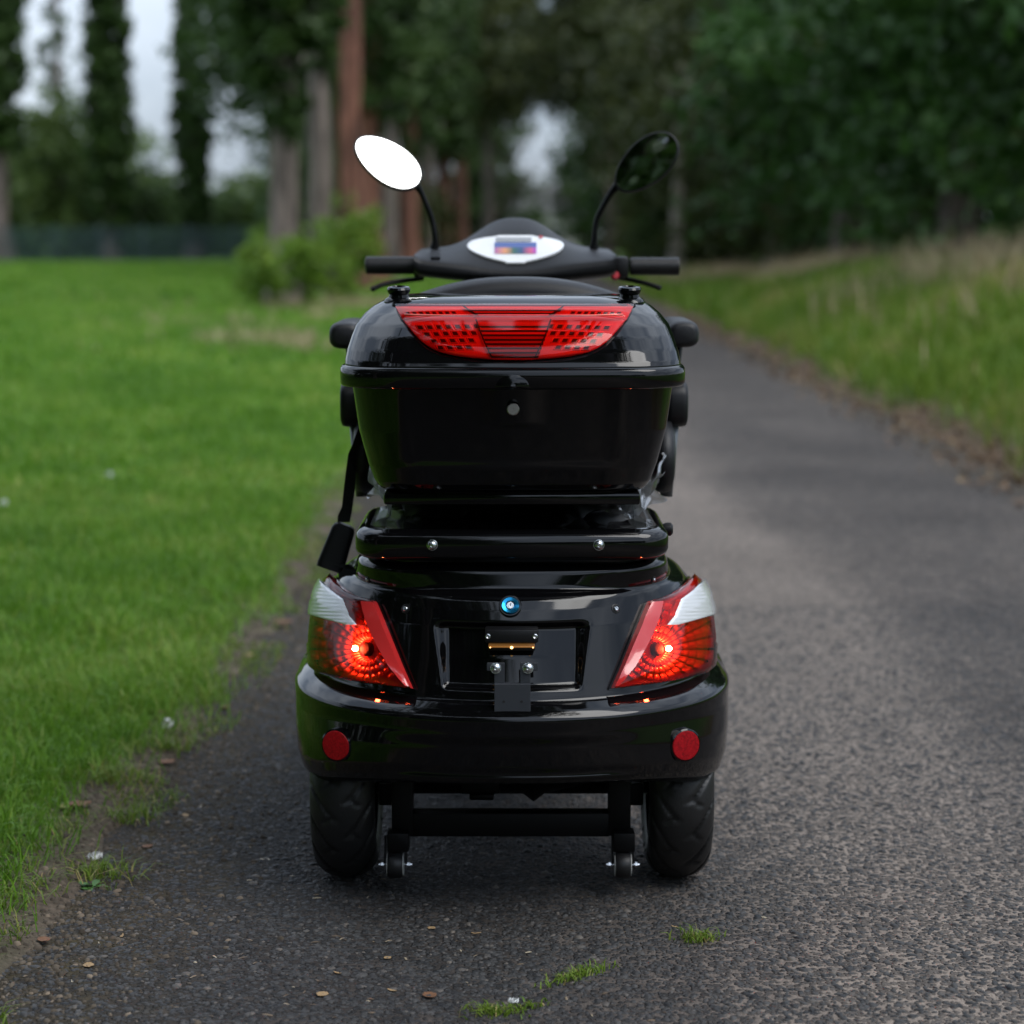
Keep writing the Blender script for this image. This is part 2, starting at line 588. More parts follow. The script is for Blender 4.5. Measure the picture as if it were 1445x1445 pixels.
def ground_mat():
    m, n, l, b = new_mat('soil_and_turf')
    at_ = n.new('ShaderNodeAttribute'); at_.attribute_name = 'turf'
    li = n.new('ShaderNodeAttribute'); li.attribute_name = 'litter'
    tc = n.new('ShaderNodeTexCoord')
    n1 = n.new('ShaderNodeTexNoise'); n1.inputs['Scale'].default_value = 9; n1.inputs['Detail'].default_value = 9; n1.inputs['Roughness'].default_value = 0.7
    l.new(tc.outputs['Object'], n1.inputs['Vector'])
    n2 = n.new('ShaderNodeTexNoise'); n2.inputs['Scale'].default_value = 0.35; n2.inputs['Detail'].default_value = 6
    l.new(tc.outputs['Object'], n2.inputs['Vector'])
    n3 = n.new('ShaderNodeTexNoise'); n3.inputs['Scale'].default_value = 110; n3.inputs['Detail'].default_value = 4
    l.new(tc.outputs['Object'], n3.inputs['Vector'])
    soil = n.new('ShaderNodeValToRGB')
    soil.color_ramp.elements[0].position = 0.3; soil.color_ramp.elements[0].color = (0.046, 0.037, 0.028, 1)
    soil.color_ramp.elements[1].position = 0.75; soil.color_ramp.elements[1].color = (0.165, 0.136, 0.106, 1)
    mixn = n.new('ShaderNodeMath'); mixn.operation = 'MULTIPLY_ADD'; mixn.inputs[1].default_value = 0.5
    l.new(n3.outputs['Fac'], mixn.inputs[0])
    h = n.new('ShaderNodeMath'); h.operation = 'MULTIPLY'; h.inputs[1].default_value = 0.5
    l.new(n1.outputs['Fac'], h.inputs[0]); l.new(h.outputs[0], mixn.inputs[2])
    l.new(mixn.outputs[0], soil.inputs['Fac'])
    turf = n.new('ShaderNodeValToRGB')
    turf.color_ramp.elements[0].position = 0.3; turf.color_ramp.elements[0].color = (0.040, 0.095, 0.009, 1)
    turf.color_ramp.elements[1].position = 0.72; turf.color_ramp.elements[1].color = (0.080, 0.160, 0.016, 1)
    l.new(n2.outputs['Fac'], turf.inputs['Fac'])
    lit = n.new('ShaderNodeValToRGB')
    lit.color_ramp.elements[0].position = 0.35; lit.color_ramp.elements[0].color = (0.040, 0.028, 0.018, 1)
    lit.color_ramp.elements[1].position = 0.68; lit.color_ramp.elements[1].color = (0.20, 0.135, 0.085, 1)
    l.new(mixn.outputs[0], lit.inputs['Fac'])
    m1 = n.new('ShaderNodeMixRGB'); l.new(li.outputs['Fac'], m1.inputs[0]); l.new(soil.outputs[0], m1.inputs[1]); l.new(lit.outputs[0], m1.inputs[2])
    m2 = n.new('ShaderNodeMixRGB'); l.new(at_.outputs['Fac'], m2.inputs[0]); l.new(m1.outputs[0], m2.inputs[1]); l.new(turf.outputs[0], m2.inputs[2])
    l.new(m2.outputs[0], b.inputs['Base Color'])
    b.inputs['Roughness'].default_value = 0.95
    b.inputs['Specular IOR Level'].default_value = 0.2
    bp = n.new('ShaderNodeBump'); bp.inputs['Strength'].default_value = 0.9; bp.inputs['Distance'].default_value = 0.012
    l.new(mixn.outputs[0], bp.inputs['Height']); l.new(bp.outputs[0], b.inputs['Normal'])
    return m


def asphalt_mat():
    m, n, l, b = new_mat('worn_asphalt')
    tc = n.new('ShaderNodeTexCoord')
    wob = n.new('ShaderNodeTexNoise'); wob.inputs['Scale'].default_value = 60; wob.inputs['Detail'].default_value = 2
    l.new(tc.outputs['Object'], wob.inputs['Vector'])
    wadd = n.new('ShaderNodeVectorMath'); wadd.operation = 'MULTIPLY_ADD'
    wadd.inputs[1].default_value = (0.008, 0.008, 0.0)
    l.new(wob.outputs['Color'], wadd.inputs[0]); l.new(tc.outputs['Object'], wadd.inputs[2])
    v = n.new('ShaderNodeTexVoronoi'); v.inputs['Scale'].default_value = 78; v.voronoi_dimensions = '2D'; v.inputs['Randomness'].default_value = 1.0
    l.new(wadd.outputs[0], v.inputs['Vector'])
    v2 = n.new('ShaderNodeTexVoronoi'); v2.inputs['Scale'].default_value = 170; v2.voronoi_dimensions = '2D'
    l.new(wadd.outputs[0], v2.inputs['Vector'])
    vc = n.new('ShaderNodeSeparateXYZ'); l.new(v.outputs['Color'], vc.inputs[0])
    # stone mask: cell centres, size varies from cell to cell
    th = n.new('ShaderNodeMapRange'); th.inputs['To Min'].default_value = 0.22; th.inputs['To Max'].default_value = 0.66
    l.new(vc.outputs['X'], th.inputs['Value'])
    sub = n.new('ShaderNodeMath'); sub.operation = 'SUBTRACT'
    l.new(th.outputs[0], sub.inputs[0]); l.new(v.outputs['Distance'], sub.inputs[1])
    sm = n.new('ShaderNodeMapRange'); sm.inputs['From Min'].default_value = -0.06; sm.inputs['From Max'].default_value = 0.12
    l.new(sub.outputs[0], sm.inputs['Value'])
    # zones
    big = n.new('ShaderNodeTexNoise'); big.inputs['Scale'].default_value = 0.9; big.inputs['Detail'].default_value = 6; big.inputs['Roughness'].default_value = 0.6
    l.new(tc.outputs['Object'], big.inputs['Vector'])
    mid = n.new('ShaderNodeTexNoise'); mid.inputs['Scale'].default_value = 16; mid.inputs['Detail'].default_value = 6
    l.new(tc.outputs['Object'], mid.inputs['Vector'])
    dust = n.new('ShaderNodeAttribute'); dust.attribute_name = 'dust'
    moss = n.new('ShaderNodeAttribute'); moss.attribute_name = 'moss'
    dd = n.new('ShaderNodeMath'); dd.operation = 'MULTIPLY_ADD'; dd.inputs[1].default_value = 0.9; 
    l.new(mid.outputs['Fac'], dd.inputs[0])
    d0 = n.new('ShaderNodeMath'); d0.operation = 'ADD'; d0.inputs[1].default_value = -0.45
    l.new(dust.outputs['Fac'], d0.inputs[0]); l.new(d0.outputs[0], dd.inputs[2])
    binder = n.new('ShaderNodeValToRGB')
    e = binder.color_ramp.elements
    e[0].position = 0.05; e[0].color = (0.036, 0.031, 0.028, 1)
    e[1].position = 0.95; e[1].color = (0.255, 0.213, 0.180, 1)
    x = e.new(0.45); x.color = (0.120, 0.101, 0.088, 1)
    l.new(dd.outputs[0], binder.inputs['Fac'])
    stone = n.new('ShaderNodeMixRGB'); stone.inputs[1].default_value = (0.017, 0.0178, 0.019, 1); stone.inputs[2].default_value = (0.064, 0.063, 0.063, 1)
    l.new(vc.outputs['Y'], stone.inputs[0])
    dst = n.new('ShaderNodeMixRGB'); l.new(stone.outputs[0], dst.inputs[1]); l.new(binder.outputs[0], dst.inputs[2])
    dk = n.new('ShaderNodeMath'); dk.operation = 'MULTIPLY'; dk.inputs[1].default_value = 0.40; dk.use_clamp = True
    l.new(dust.outputs['Fac'], dk.inputs[0]); l.new(dk.outputs[0], dst.inputs[0])
    cm = n.new('ShaderNodeMixRGB'); l.new(sm.outputs[0], cm.inputs[0]); l.new(binder.outputs[0], cm.inputs[1]); l.new(dst.outputs[0], cm.inputs[2])
    # moss and soil stain along the verge
    mc = n.new('ShaderNodeMixRGB'); mc.inputs[1].default_value = (0.045, 0.030, 0.014, 1); mc.inputs[2].default_value = (0.075, 0.058, 0.018, 1)
    l.new(mid.outputs['Fac'], mc.inputs[0])
    mf = n.new('ShaderNodeMath'); mf.operation = 'MULTIPLY_ADD'; mf.inputs[1].default_value = 2.2; mf.inputs[2].default_value = -1.1
    l.new(mid.outputs['Fac'], mf.inputs[0])
    mg = n.new('ShaderNodeMath'); mg.operation = 'MULTIPLY'; mg.use_clamp = True
    mh = n.new('ShaderNodeMath'); mh.operation = 'ADD'; mh.inputs[1].default_value = 0.5
    l.new(mf.outputs[0], mh.inputs[0]); l.new(mh.outputs[0], mg.inputs[0]); l.new(moss.outputs['Fac'], mg.inputs[1])
    fin = n.new('ShaderNodeMixRGB'); l.new(mg.outputs[0], fin.inputs[0]); l.new(cm.outputs[0], fin.inputs[1]); l.new(mc.outputs[0], fin.inputs[2])
    bv = n.new('ShaderNodeMapRange'); bv.inputs['From Min'].default_value = 0.3; bv.inputs['From Max'].default_value = 0.7
    bv.inputs['To Min'].default_value = 0.82; bv.inputs['To Max'].default_value = 1.15
    l.new(big.outputs['Fac'], bv.inputs['Value'])
    sc = n.new('ShaderNodeVectorMath'); sc.operation = 'SCALE'; l.new(fin.outputs[0], sc.inputs[0]); l.new(bv.outputs[0], sc.inputs['Scale'])
    l.new(sc.outputs[0], b.inputs['Base Color'])
    b.inputs['Roughness'].default_value = 0.85
    b.inputs['Specular IOR Level'].default_value = 0.22
    hh = n.new('ShaderNodeMath'); hh.operation = 'MULTIPLY_ADD'; hh.inputs[1].default_value = -0.35
    l.new(v2.outputs['Distance'], hh.inputs[0]); l.new(sm.outputs[0], hh.inputs[2])
    bp = n.new('ShaderNodeBump'); bp.inputs['Strength'].default_value = 1.0; bp.inputs['Distance'].default_value = 0.0055
    l.new(hh.outputs[0], bp.inputs['Height']); l.new(bp.outputs[0], b.inputs['Normal'])
    return m


# ------------------------------------------------------------------ terrain
def edge_left(y):
    d = y + 3.5
    return -0.805 + 0.105 * np.clip((d - 3.2) / 3.6, 0, 1) + 0.05 * (fbm(y * 1.7, y * 0 + 3.1, 5) - 0.5) * 2


def edge_right(y):
    return 2.47 + 0.10 * (fbm(y * 0.7, y * 0 + 9.3, 6) - 0.5) * 2


def bank_h(x, y):
    fade = 1 - 0.80 * sstep(17, 42, y)
    t = np.clip((x - edge_right(y) - 0.05) / 2.1, 0, 1)
    prof = t ** 0.9 * (1 - 0.18 * t)
    return 0.98 * prof * fade


def turf_mask(x, y):
    """how grassy: 0 bare soil, 1 lawn"""
    d = edge_left(y) - x
    n = fbm(x * 3.1, y * 1.6, 21) - 0.5
    n2 = fbm(x * 9, y * 7, 31) - 0.5
    left = sstep(0.02, 0.22, d + 0.40 * n + 0.14 * n2)
    bare = np.exp(-(((y - 0.9) / 0.75) ** 2)) * sstep(0.36, 0.10, d + 0.45 * n)
    left = left * (1 - 0.85 * np.clip(bare * 1.2, 0, 1))
    dr = x - edge_right(y)
    right = sstep(0.05, 0.38, dr + 0.35 * n)
    return np.where(x < 0.8, left, right)


def terr(x, y):
    x = np.asarray(x, dtype=np.float64); y = np.asarray(y, dtype=np.float64)
    dl = edge_left(y) - x
    zl = -0.035 + 0.05 * sstep(-0.12, 0.10, dl + 0.10 * (fbm(x * 7, y * 7, 41) - 0.5)) + 0.030 * sstep(0.1, 1.2, dl) \
        + 0.012 * (fbm(x * 5, y * 5, 43) - 0.5) * sstep(-0.02, 0.2, dl)
    dr = x - edge_right(y)
    zr = -0.035 + 0.055 * sstep(-0.10, 0.15, dr + 0.12 * (fbm(x * 6, y * 6, 47) - 0.5)) + bank_h(x, y) \
        + 0.10 * (fbm(x * 1.3, y * 1.3, 51) - 0.5) * sstep(0.2, 1.2, dr)
    return np.where(x < 0.8, zl, zr)


def grow(a, b, s0, k):
    out, s, v = [], s0, a
    while v < b:
        out.append(v); v += s; s *= k
    out.append(b)
    return out


xs = sorted(set([-v for v in grow(2.6, 420, 0.12, 1.18)] + list(np.arange(-2.6, -0.4, 0.03)) + [-0.3, 0.3, 0.8, 1.4, 1.9]
               + list(np.arange(2.0, 3.0, 0.05)) + list(np.arange(3.0, 7.0, 0.2)) + grow(7.0, 420, 0.4, 1.25)))
ys = sorted(set([-v for v in grow(1.2, 420, 0.1, 1.2)] + list(np.arange(-1.2, 5.0, 0.04)) + grow(5.0, 600, 0.05, 1.035)))
X, Y = np.meshgrid(np.array(xs), np.array(ys))
Z = terr(X, Y)
nx, ny = len(xs), len(ys)
idx = np.arange(nx * ny).reshape(ny, nx)
quads = np.stack([idx[:-1, :-1], idx[:-1, 1:], idx[1:, 1:], idx[1:, :-1]], -1).reshape(-1, 4)
drr = X - edge_right(Y)
lit = np.where(X > 0.8, sstep(0.6, 0.1, drr + 0.4 * (fbm(X * 4, Y * 4, 97) - 0.5)), 0.15 + 0.5 * (fbm(X * 6, Y * 6, 98) - 0.4))
me = np_mesh('ground', np.stack([X, Y, Z], -1).reshape(-1, 3), [quads], {'turf': turf_mask(X, Y).ravel(), 'litter': lit.ravel()}, smooth=True)
tag(link('ground', me, ground_mat()), kind='structure')

pxs = np.array(list(np.arange(-1.05, 2.75, 0.06)))
pys = np.array(sorted(set([-v for v in grow(1.2, 60, 0.1, 1.2)] + list(np.arange(-1.2, 5, 0.06)) + grow(5, 260, 0.07, 1.04))))
PX, PY = np.meshgrid(pxs, pys)
idx = np.arange(PX.size).reshape(PX.shape)
quads = np.stack([idx[:-1, :-1], idx[:-1, 1:], idx[1:, 1:], idx[1:, :-1]], -1).reshape(-1, 4)
band = np.exp(-((PX - 0.72 - 0.05 * np.sin(PY * 0.7)) / 0.34) ** 2)
dust = 0.17 + 0.24 * sstep(-0.3, 0.7, PX) + 1.15 * band * (0.30 + 0.55 * np.exp(-((PY - 3.8) / 3.6) ** 2)) + 0.34 * (fbm(PX * 2.2, PY * 1.3, 61) - 0.5)
dust = dust - 0.12 * sstep(0.3, -0.6, PX)
moss = sstep(0.42, 0.0, PX - edge_left(PY)) * 0.9 + sstep(0.35, 0.0, edge_right(PY) - PX) * 0.7
pz = 0.004 + 0.006 * (fbm(PX * 1.5, PY * 1.5, 71) - 0.5) * 0
me = np_mesh('path', np.stack([PX, PY, np.full_like(PX, 0.0)], -1).reshape(-1, 3), [quads], {'dust': np.clip(dust, 0, 1).ravel(), 'moss': np.clip(moss, 0, 1).ravel()}, smooth=True)
tag(link('path', me, asphalt_mat()), kind='structure')


def domes(name, P, r, h, mat, tint, seed):
    """small embedded stones: six sided domes of uneven outline"""
    rng = np.random.default_rng(seed)
    n = len(P); k = 6
    a = (np.arange(k)[None, :] + rng.uniform(-0.32, 0.32, (n, k))) * 2 * np.pi / k + rng.uniform(0, 6.28, (n, 1))
    q = r[:, None] * rng.uniform(0.72, 1.22, (n, k))
    st = rng.uniform(0.75, 1.3, (n, 1)); rz = rng.uniform(0, np.pi, (n, 1))
    x0, y0 = q * np.cos(a) * st, q * np.sin(a) / st
    xx, yy = x0 * np.cos(rz) - y0 * np.sin(rz), x0 * np.sin(rz) + y0 * np.cos(rz)
    hh = h[:, None] * rng.uniform(0.55, 1.1, (n, k))
    V = np.zeros((n, 13, 3))
    V[:, 0:6, 0] = P[:, 0:1] + xx; V[:, 0:6, 1] = P[:, 1:2] + yy; V[:, 0:6, 2] = P[:, 2:3] - 0.0015
    V[:, 6:12, 0] = P[:, 0:1] + xx * 0.70; V[:, 6:12, 1] = P[:, 1:2] + yy * 0.70; V[:, 6:12, 2] = P[:, 2:3] + hh * 0.85
    V[:, 12] = P; V[:, 12, 2] += h
    b = np.arange(n)[:, None] * 13
    F = []
    for i in range(6):
        j = (i + 1) % 6
        F.append(np.concatenate([b + i, b + j, b + 6 + j, b + 6 + i], 1))
    T = [np.concatenate([b + 6 + i, b + 6 + (i + 1) % 6, b + 12], 1) for i in range(6)]
    return link(name, np_mesh(name, V.reshape(-1, 3), [np.concatenate(F), np.concatenate(T)], {'tint': np.repeat(tint, 13)}), mat)


STONE = foliage_mat('asphalt_aggregate', (0.015, 0.0165, 0.019), (0.062, 0.061, 0.061), (0.14, 0.122, 0.105), rough=0.6, trans=0.0, scale=25)
rng = np.random.default_rng(131)
n = 86000
sy = -1.0 + 4.3 * rng.uniform(0, 1, n) ** 1.25
sx = rng.uniform(-0.85, 1.65, n)
keep = (np.abs(sx) < 0.262 * (sy + 3.5) + 0.12) & (sx > edge_left(sy) - 0.02)
keep &= rng.uniform(0, 1, n) < np.clip(1.25 - 0.42 * sstep(-0.2, 0.9, sx) - 0.25 * sstep(1.0, 3.2, sy), 0.1, 1)
sx, sy = sx[keep], sy[keep]
sr = np.clip(rng.lognormal(math.log(0.0042), 0.38, len(sx)), 0.002, 0.0095)
proud = sr * rng.uniform(0.10, 0.48, len(sx))
st_t = np.clip(rng.beta(1.6, 2.6, len(sx)) + 0.25 * (fbm(sx * 2, sy * 2, 135) - 0.5), 0, 1)
tag(domes('path_aggregate', np.stack([sx, sy, np.full(len(sx), 0.0)], -1), sr, proud, STONE, st_t, 132),
    'dark stones of the worn asphalt standing proud of its surface', 'asphalt stones', kind='stuff')
SOILC = foliage_mat('soil_crumb', (0.040, 0.033, 0.025), (0.125, 0.102, 0.078), (0.24, 0.19, 0.14), rough=0.95, trans=0.0, scale=14)
n = 19000
sy = -1.1 + 5.6 * rng.uniform(0, 1, n) ** 1.2
sx = edge_left(sy) - rng.normal(0.10, 0.17, n)
keep = (np.abs(sx) < 0.262 * (sy + 3.5) + 0.12) & (rng.uniform(0, 1, n) > 0.8 * turf_mask(sx, sy))
sx, sy = sx[keep], sy[keep]
sr = np.clip(rng.lognormal(math.log(0.0035), 0.5, len(sx)), 0.0015, 0.0075)
tag(domes('soil_crumbs', np.stack([sx, sy, np.maximum(terr(sx, sy), 0.0)], -1), sr, sr * rng.uniform(0.4, 0.9, len(sx)), SOILC, rng.beta(1.5, 2.5, len(sx)), 133),
    'crumbs of brown soil along the worn edge of the lawn', 'soil', kind='stuff')


# ------------------------------------------------------------------ grass blades (numpy)
def blades(name, P, h, w, lean, mat, tint, kind='stuff', seed=1, bend=0.6):
    rng = np.random.default_rng(seed)
    n = len(P)
    a = rng.uniform(0, 2 * np.pi, n)
    la = rng.uniform(0, 2 * np.pi, n)
    side = np.stack([np.cos(a), np.sin(a), np.zeros(n)], -1)
    ld = np.stack([np.cos(la), np.sin(la), np.zeros(n)], -1)
    up = np.array([0, 0, 1.0])
    L = (lean * rng.uniform(0.2, 1.4, n))[:, None]
    h = h[:, None]; w = w[:, None]
    base = P
    mid = base + up * h * 0.55 + ld * h * L * 0.30
    tip = base + up * h * np.clip(1 - 0.35 * L, 0.25, 1) + ld * h * L * (0.55 + bend * 0.5)
    V = np.stack([base - side * w * 0.5, base + side * w * 0.5, mid - side * w * 0.42, mid + side * w * 0.42, tip], 1).reshape(-1, 3)
    b = np.arange(n)[:, None] * 5
    q = np.concatenate([b, b + 1, b + 3, b + 2], 1)
    t = np.concatenate([b + 2, b + 3, b + 4], 1)
    me = np_mesh(name, V, [q, t], {'tint': np.repeat(tint, 5)})
    o = link(name, me, mat)
    return o


def scatter(bands, xlo, xhi, mask, seed):
    rng = np.random.default_rng(seed)
    Ps, hs, ws = [], [], []
    for (y0, y1, dens, h0, h1, w0) in bands:
        x0, x1 = xlo(y0, y1), xhi(y0, y1)
        n = int((x1 - x0) * (y1 - y0) * dens)
        x = rng.uniform(x0, x1, n); y = rng.uniform(y0, y1, n)
        d = y + 3.5
        keep = (np.abs(x) < 0.27 * d + 0.5) & (rng.uniform(0, 1, n) < mask(x, y))
        x, y = x[keep], y[keep]
        m = len(x)
        patch = 0.35 + 1.3 * fbm(x * 3.5, y * 3.0, seed + 3)
        Ps.append(np.stack([x, y, terr(x, y) - 0.004], -1))
        hs.append(rng.uniform(h0, h1, m) * patch); ws.append(w0 * rng.uniform(0.6, 1.3, m))
    return np.concatenate(Ps), np.concatenate(hs), np.concatenate(ws)


def lawn_mask(x, y):
    m = turf_mask(x, y)
    d = edge_left(y) - x
    return np.clip(m * (0.55 + 0.9 * sstep(0.05, 0.4, d + 0.3 * (fbm(x * 4, y * 4, 77) - 0.5))), 0, 1)


P, h, w = scatter([(-1.0, 2.2, 19000, 0.032, 0.105, 0.0031), (2.2, 6, 5200, 0.03, 0.085, 0.0045), (6, 14, 1700, 0.03, 0.09, 0.008),
                   (14, 34, 380, 0.04, 0.10, 0.018), (34, 97, 50, 0.05, 0.12, 0.05)],
                  lambda a, b: -0.27 * (b + 3.5) - 0.5, lambda a, b: -0.55, lawn_mask, 101)
tint = np.clip(RNG.normal(0.42, 0.24, len(P)) + 0.9 * (fbm(P[:, 0] * 1.1, P[:, 1] * 0.45, 88) - 0.5) + 0.6 * (fbm(P[:, 0] * 5, P[:, 1] * 3, 90) - 0.5) + 0.06 * sstep(0.9, 0.1, edge_left(P[:, 1]) - P[:, 0]), 0, 1)
tag(blades('lawn_grass', P, h, w, 1.0, GRASS, tint, seed=3),
    'bright green mown lawn grass growing beside the asphalt path', 'grass', kind='stuff')

n = 90000
y = -3.0 + 60 * rng.uniform(0, 1, n) ** 1.5
x = -0.7 - (0.8 + 0.9 * (y + 4.5)) * rng.uniform(0, 1, n)
keep = (np.abs(x) > 0.265 * (y + 3.5) + 0.35) & (rng.uniform(0, 1, n) < lawn_mask(x, y))
x, y = x[keep], y[keep]
P = np.stack([x, y, terr(x, y)], -1)
tag(blades('outer_lawn_grass', P, rng.uniform(0.04, 0.10, len(P)), 0.007 + 0.0012 * (y + 3.5), 0.9, GRASS, np.clip(rng.normal(0.45, 0.22, len(P)), 0, 1), seed=13),
    'green lawn grass stretching away from the path on the open side', 'grass', kind='stuff')
n = 26000
y = -1.1 + 8 * rng.uniform(0, 1, n) ** 1.3
x = edge_left(y) - rng.uniform(-0.06, 0.42, n)
keep = (fbm(x * 9, y * 6, 111) > 0.50 + 0.10 * sstep(0.1, -0.05, edge_left(y) - x)) & (np.abs(x) < 0.27 * (y + 3.5) + 0.2)
x, y = x[keep], y[keep]
P = np.stack([x, y, np.maximum(terr(x, y), 0.0)], -1)
tag(blades('verge_grass', P, rng.uniform(0.010, 0.042, len(P)), rng.uniform(0.0016, 0.0034, len(P)), 1.4, BANKG, np.clip(rng.normal(0.42, 0.28, len(P)), 0, 1), seed=14, bend=1.0),
    'short trodden grass growing in patches over the bare edge of the path', 'grass', kind='stuff')

P, h, w = scatter([(2.0, 9, 2600, 0.07, 0.20, 0.007), (9, 22, 900, 0.09, 0.26, 0.013), (22, 55, 230, 0.10, 0.30, 0.035)],
                  lambda a, b: 2.3, lambda a, b: 6.5 if b < 20 else 8, lambda x, y: turf_mask(x, y) * 0.95, 103)
tint = np.clip(RNG.normal(0.40, 0.22, len(P)) + 0.9 * (fbm(P[:, 0] * 0.9, P[:, 1] * 0.4, 89) - 0.5) + 0.28 * sstep(0.5, 1.1, P[:, 2]), 0, 1.0)
tag(blades('bank_grass', P, h, w, 0.6, BANKG, tint, seed=4),
    'long uncut grass covering the sloping bank beside the path', 'grass', kind='stuff')

n = 9000
y = RNG.uniform(11, 46, n); x = 2.5 + RNG.beta(3.0, 1.6, n) * 3.2
keep = fbm(x * 0.7, y * 0.35, 93) > 0.46
x, y = x[keep], y[keep]
P = np.stack([x, y, terr(x, y)], -1)
tag(blades('dry_grass', P, RNG.uniform(0.25, 0.62, len(P)), RNG.uniform(0.008, 0.022, len(P)), 0.5, STRAW, RNG.uniform(0.2, 1, len(P)), seed=5),
    'tall straw coloured seeding grass along the top of the bank', 'grass', kind='stuff')
n = 5200
y = RNG.uniform(17, 34, n); x = -1.1 - RNG.gamma(2.0, 0.75, n) * (y + 3.5) / 30
keep = (fbm(x * 1.1, y * 0.45, 94) > 0.50)
x, y = x[keep], y[keep]
P = np.stack([x, y, terr(x, y)], -1)
tag(blades('verge_straw', P, RNG.uniform(0.08, 0.26, len(P)), RNG.uniform(0.008, 0.02, len(P)), 0.9, STRAW, RNG.uniform(0.1, 1, len(P)), seed=6),
    'dry tan grass in patches on the verge below the poplars', 'grass', kind='stuff')


# ------------------------------------------------------------------ trees
def leaf_mesh(name, C, size, mat, tint, seed=1, droop=0.0):
    rng = np.random.default_rng(seed)
    n = len(C)
    a = rng.normal(0, 1, (n, 3)); a[:, 2] = a[:, 2] * 0.7 - droop
    a /= np.linalg.norm(a, axis=1)[:, None]
    b = rng.normal(0, 1, (n, 3))
    b = np.cross(a, b); b /= np.linalg.norm(b, axis=1)[:, None]
    c = np.cross(a, b)
    s = (size * rng.uniform(0.6, 1.35, n))[:, None]
    V = np.stack([C - a * s * 0.55, C + b * s * 0.36 + c * s * 0.10, C + a * s * 0.6, C - b * s * 0.36 + c * s * 0.10], 1).reshape(-1, 3)
    q = np.arange(n)[:, None] * 4 + np.arange(4)[None, :]
    me = np_mesh(name, V, [q], {'tint': np.repeat(tint, 4)})
    me.materials.append(mat)
    return me


def clumped(centres, per, spread, rng):
    k = len(centres)
    C = np.repeat(centres, per, axis=0)
    sp = np.repeat(spread if np.ndim(spread) else np.full(k, spread), per)[:, None]
    g = rng.normal(0, 1, C.shape)
    g /= np.linalg.norm(g, axis=1)[:, None]
    g *= rng.uniform(0, 1, (len(C), 1)) ** 0.45
    tint = np.repeat(rng.uniform(0.15, 0.75, k), per) + rng.normal(0, 0.14, len(C))
    return C + g * sp * np.array([1, 1, 0.75]), np.clip(tint, 0, 1)


def broad_crown(name, rx, ry, z0, z1, nclump, per, spread, leaf, mat, seed):
    rng = np.random.default_rng(seed)
    g = rng.normal(0, 1, (nclump, 3)); g /= np.linalg.norm(g, axis=1)[:, None]
    r = rng.uniform(0.15, 1, (nclump, 1)) ** 0.5
    lump = 0.78 + 0.44 * rng.uniform(0, 1, (nclump, 1))
    c = g * r * lump * np.array([rx, ry, (z1 - z0) / 2]) + np.array([0, 0, (z0 + z1) / 2])
    C, t = clumped(c, per, spread * rng.uniform(0.6, 1.3, nclump), rng)
    return leaf_mesh(name, C, leaf, mat, t, seed)


def column_crown(name, r, z0, z1, nclump, per, leaf, mat, seed, thin=0.35, vee=False):
    rng = np.random.default_rng(seed)
    z = z0 + (z1 - z0) * rng.uniform(0, 1, nclump) ** 0.9
    u = (z - z0) / (z1 - z0)
    prof = np.clip(thin + (1 - thin) * np.sin(np.clip(u * 1.25 + 0.12, 0, 1) * math.pi) ** 0.6, 0.15, 1)
    if vee:
        prof = np.minimum(1.0, 0.14 + u * 3.6)
    a = rng.uniform(0, 2 * math.pi, nclump); rr = r * prof * rng.uniform(0, 1, nclump) ** 0.6
    c = np.stack([rr * np.cos(a), rr * np.sin(a), z], -1)
    C, t = clumped(c, per, r * (0.38 if not vee else 0.36) * (0.35 + 0.65 * prof) * rng.uniform(0.6, 1.3, nclump), rng)
    return leaf_mesh(name, C, leaf, mat, t, seed)


def trunk_mesh(name, h, r0, r1, mat, seed, limbs=6, lz=(0.35, 0.9), reach=1.2, fork=False):
    rng = random.Random(seed)
    V, F = [], []

    def add(pts, rad, seg=10, flute=0.0):
        b = len(V)
        for i, (p, q) in enumerate(zip(pts, rad)):
            for k in range(seg):
                a = 2 * math.pi * k / seg
                rr = q * (1 + flute * math.sin(3 * a + 1.3) + flute * 0.6 * math.sin(5 * a + i * 0.4))
                V.append((p[0] + rr * math.cos(a), p[1] + rr * math.sin(a), p[2]))
        for i in range(len(pts) - 1):
            for k in range(seg):
                k2 = (k + 1) % seg
                F.append((b + i * seg + k, b + i * seg + k2, b + (i + 1) * seg + k2, b + (i + 1) * seg + k))
        F.append(tuple(b + (len(pts) - 1) * seg + k for k in range(seg)))
    N = 12
    ox = oy = 0.0
    pts, rad = [], []
    for i in range(N + 1):
        t = i / N
        flare = 1 + 0.7 * math.exp(-t * h / 0.45)
        pts.append((ox, oy, t * h - (0.1 if i == 0 else 0)))
        rad.append((r0 + (r1 - r0) * t) * flare)
        ox += rng.uniform(-1, 1) * 0.012 * h / 4; oy += rng.uniform(-1, 1) * 0.012 * h / 4
    add(pts, rad, 14, 0.10)
    for j in range(limbs):
        t = rng.uniform(*lz); i = int(t * N)
        p = Vector(pts[i]); a = rng.uniform(0, 2 * math.pi)
        L = reach * rng.uniform(0.6, 1.2)
        d = Vector((math.cos(a), math.sin(a), rng.uniform(0.5, 1.6)))
        q = [p + d * L * s + Vector((0, 0, 0.25 * L * s * s)) for s in (0, 0.35, 0.7, 1.0)]
        rr = rad[i] * 0.45
        add(q, [rr, rr * 0.7, rr * 0.42, rr * 0.15], 7)
    me = mesh_from(name, V, F)
    me.materials.append(mat)
    return me


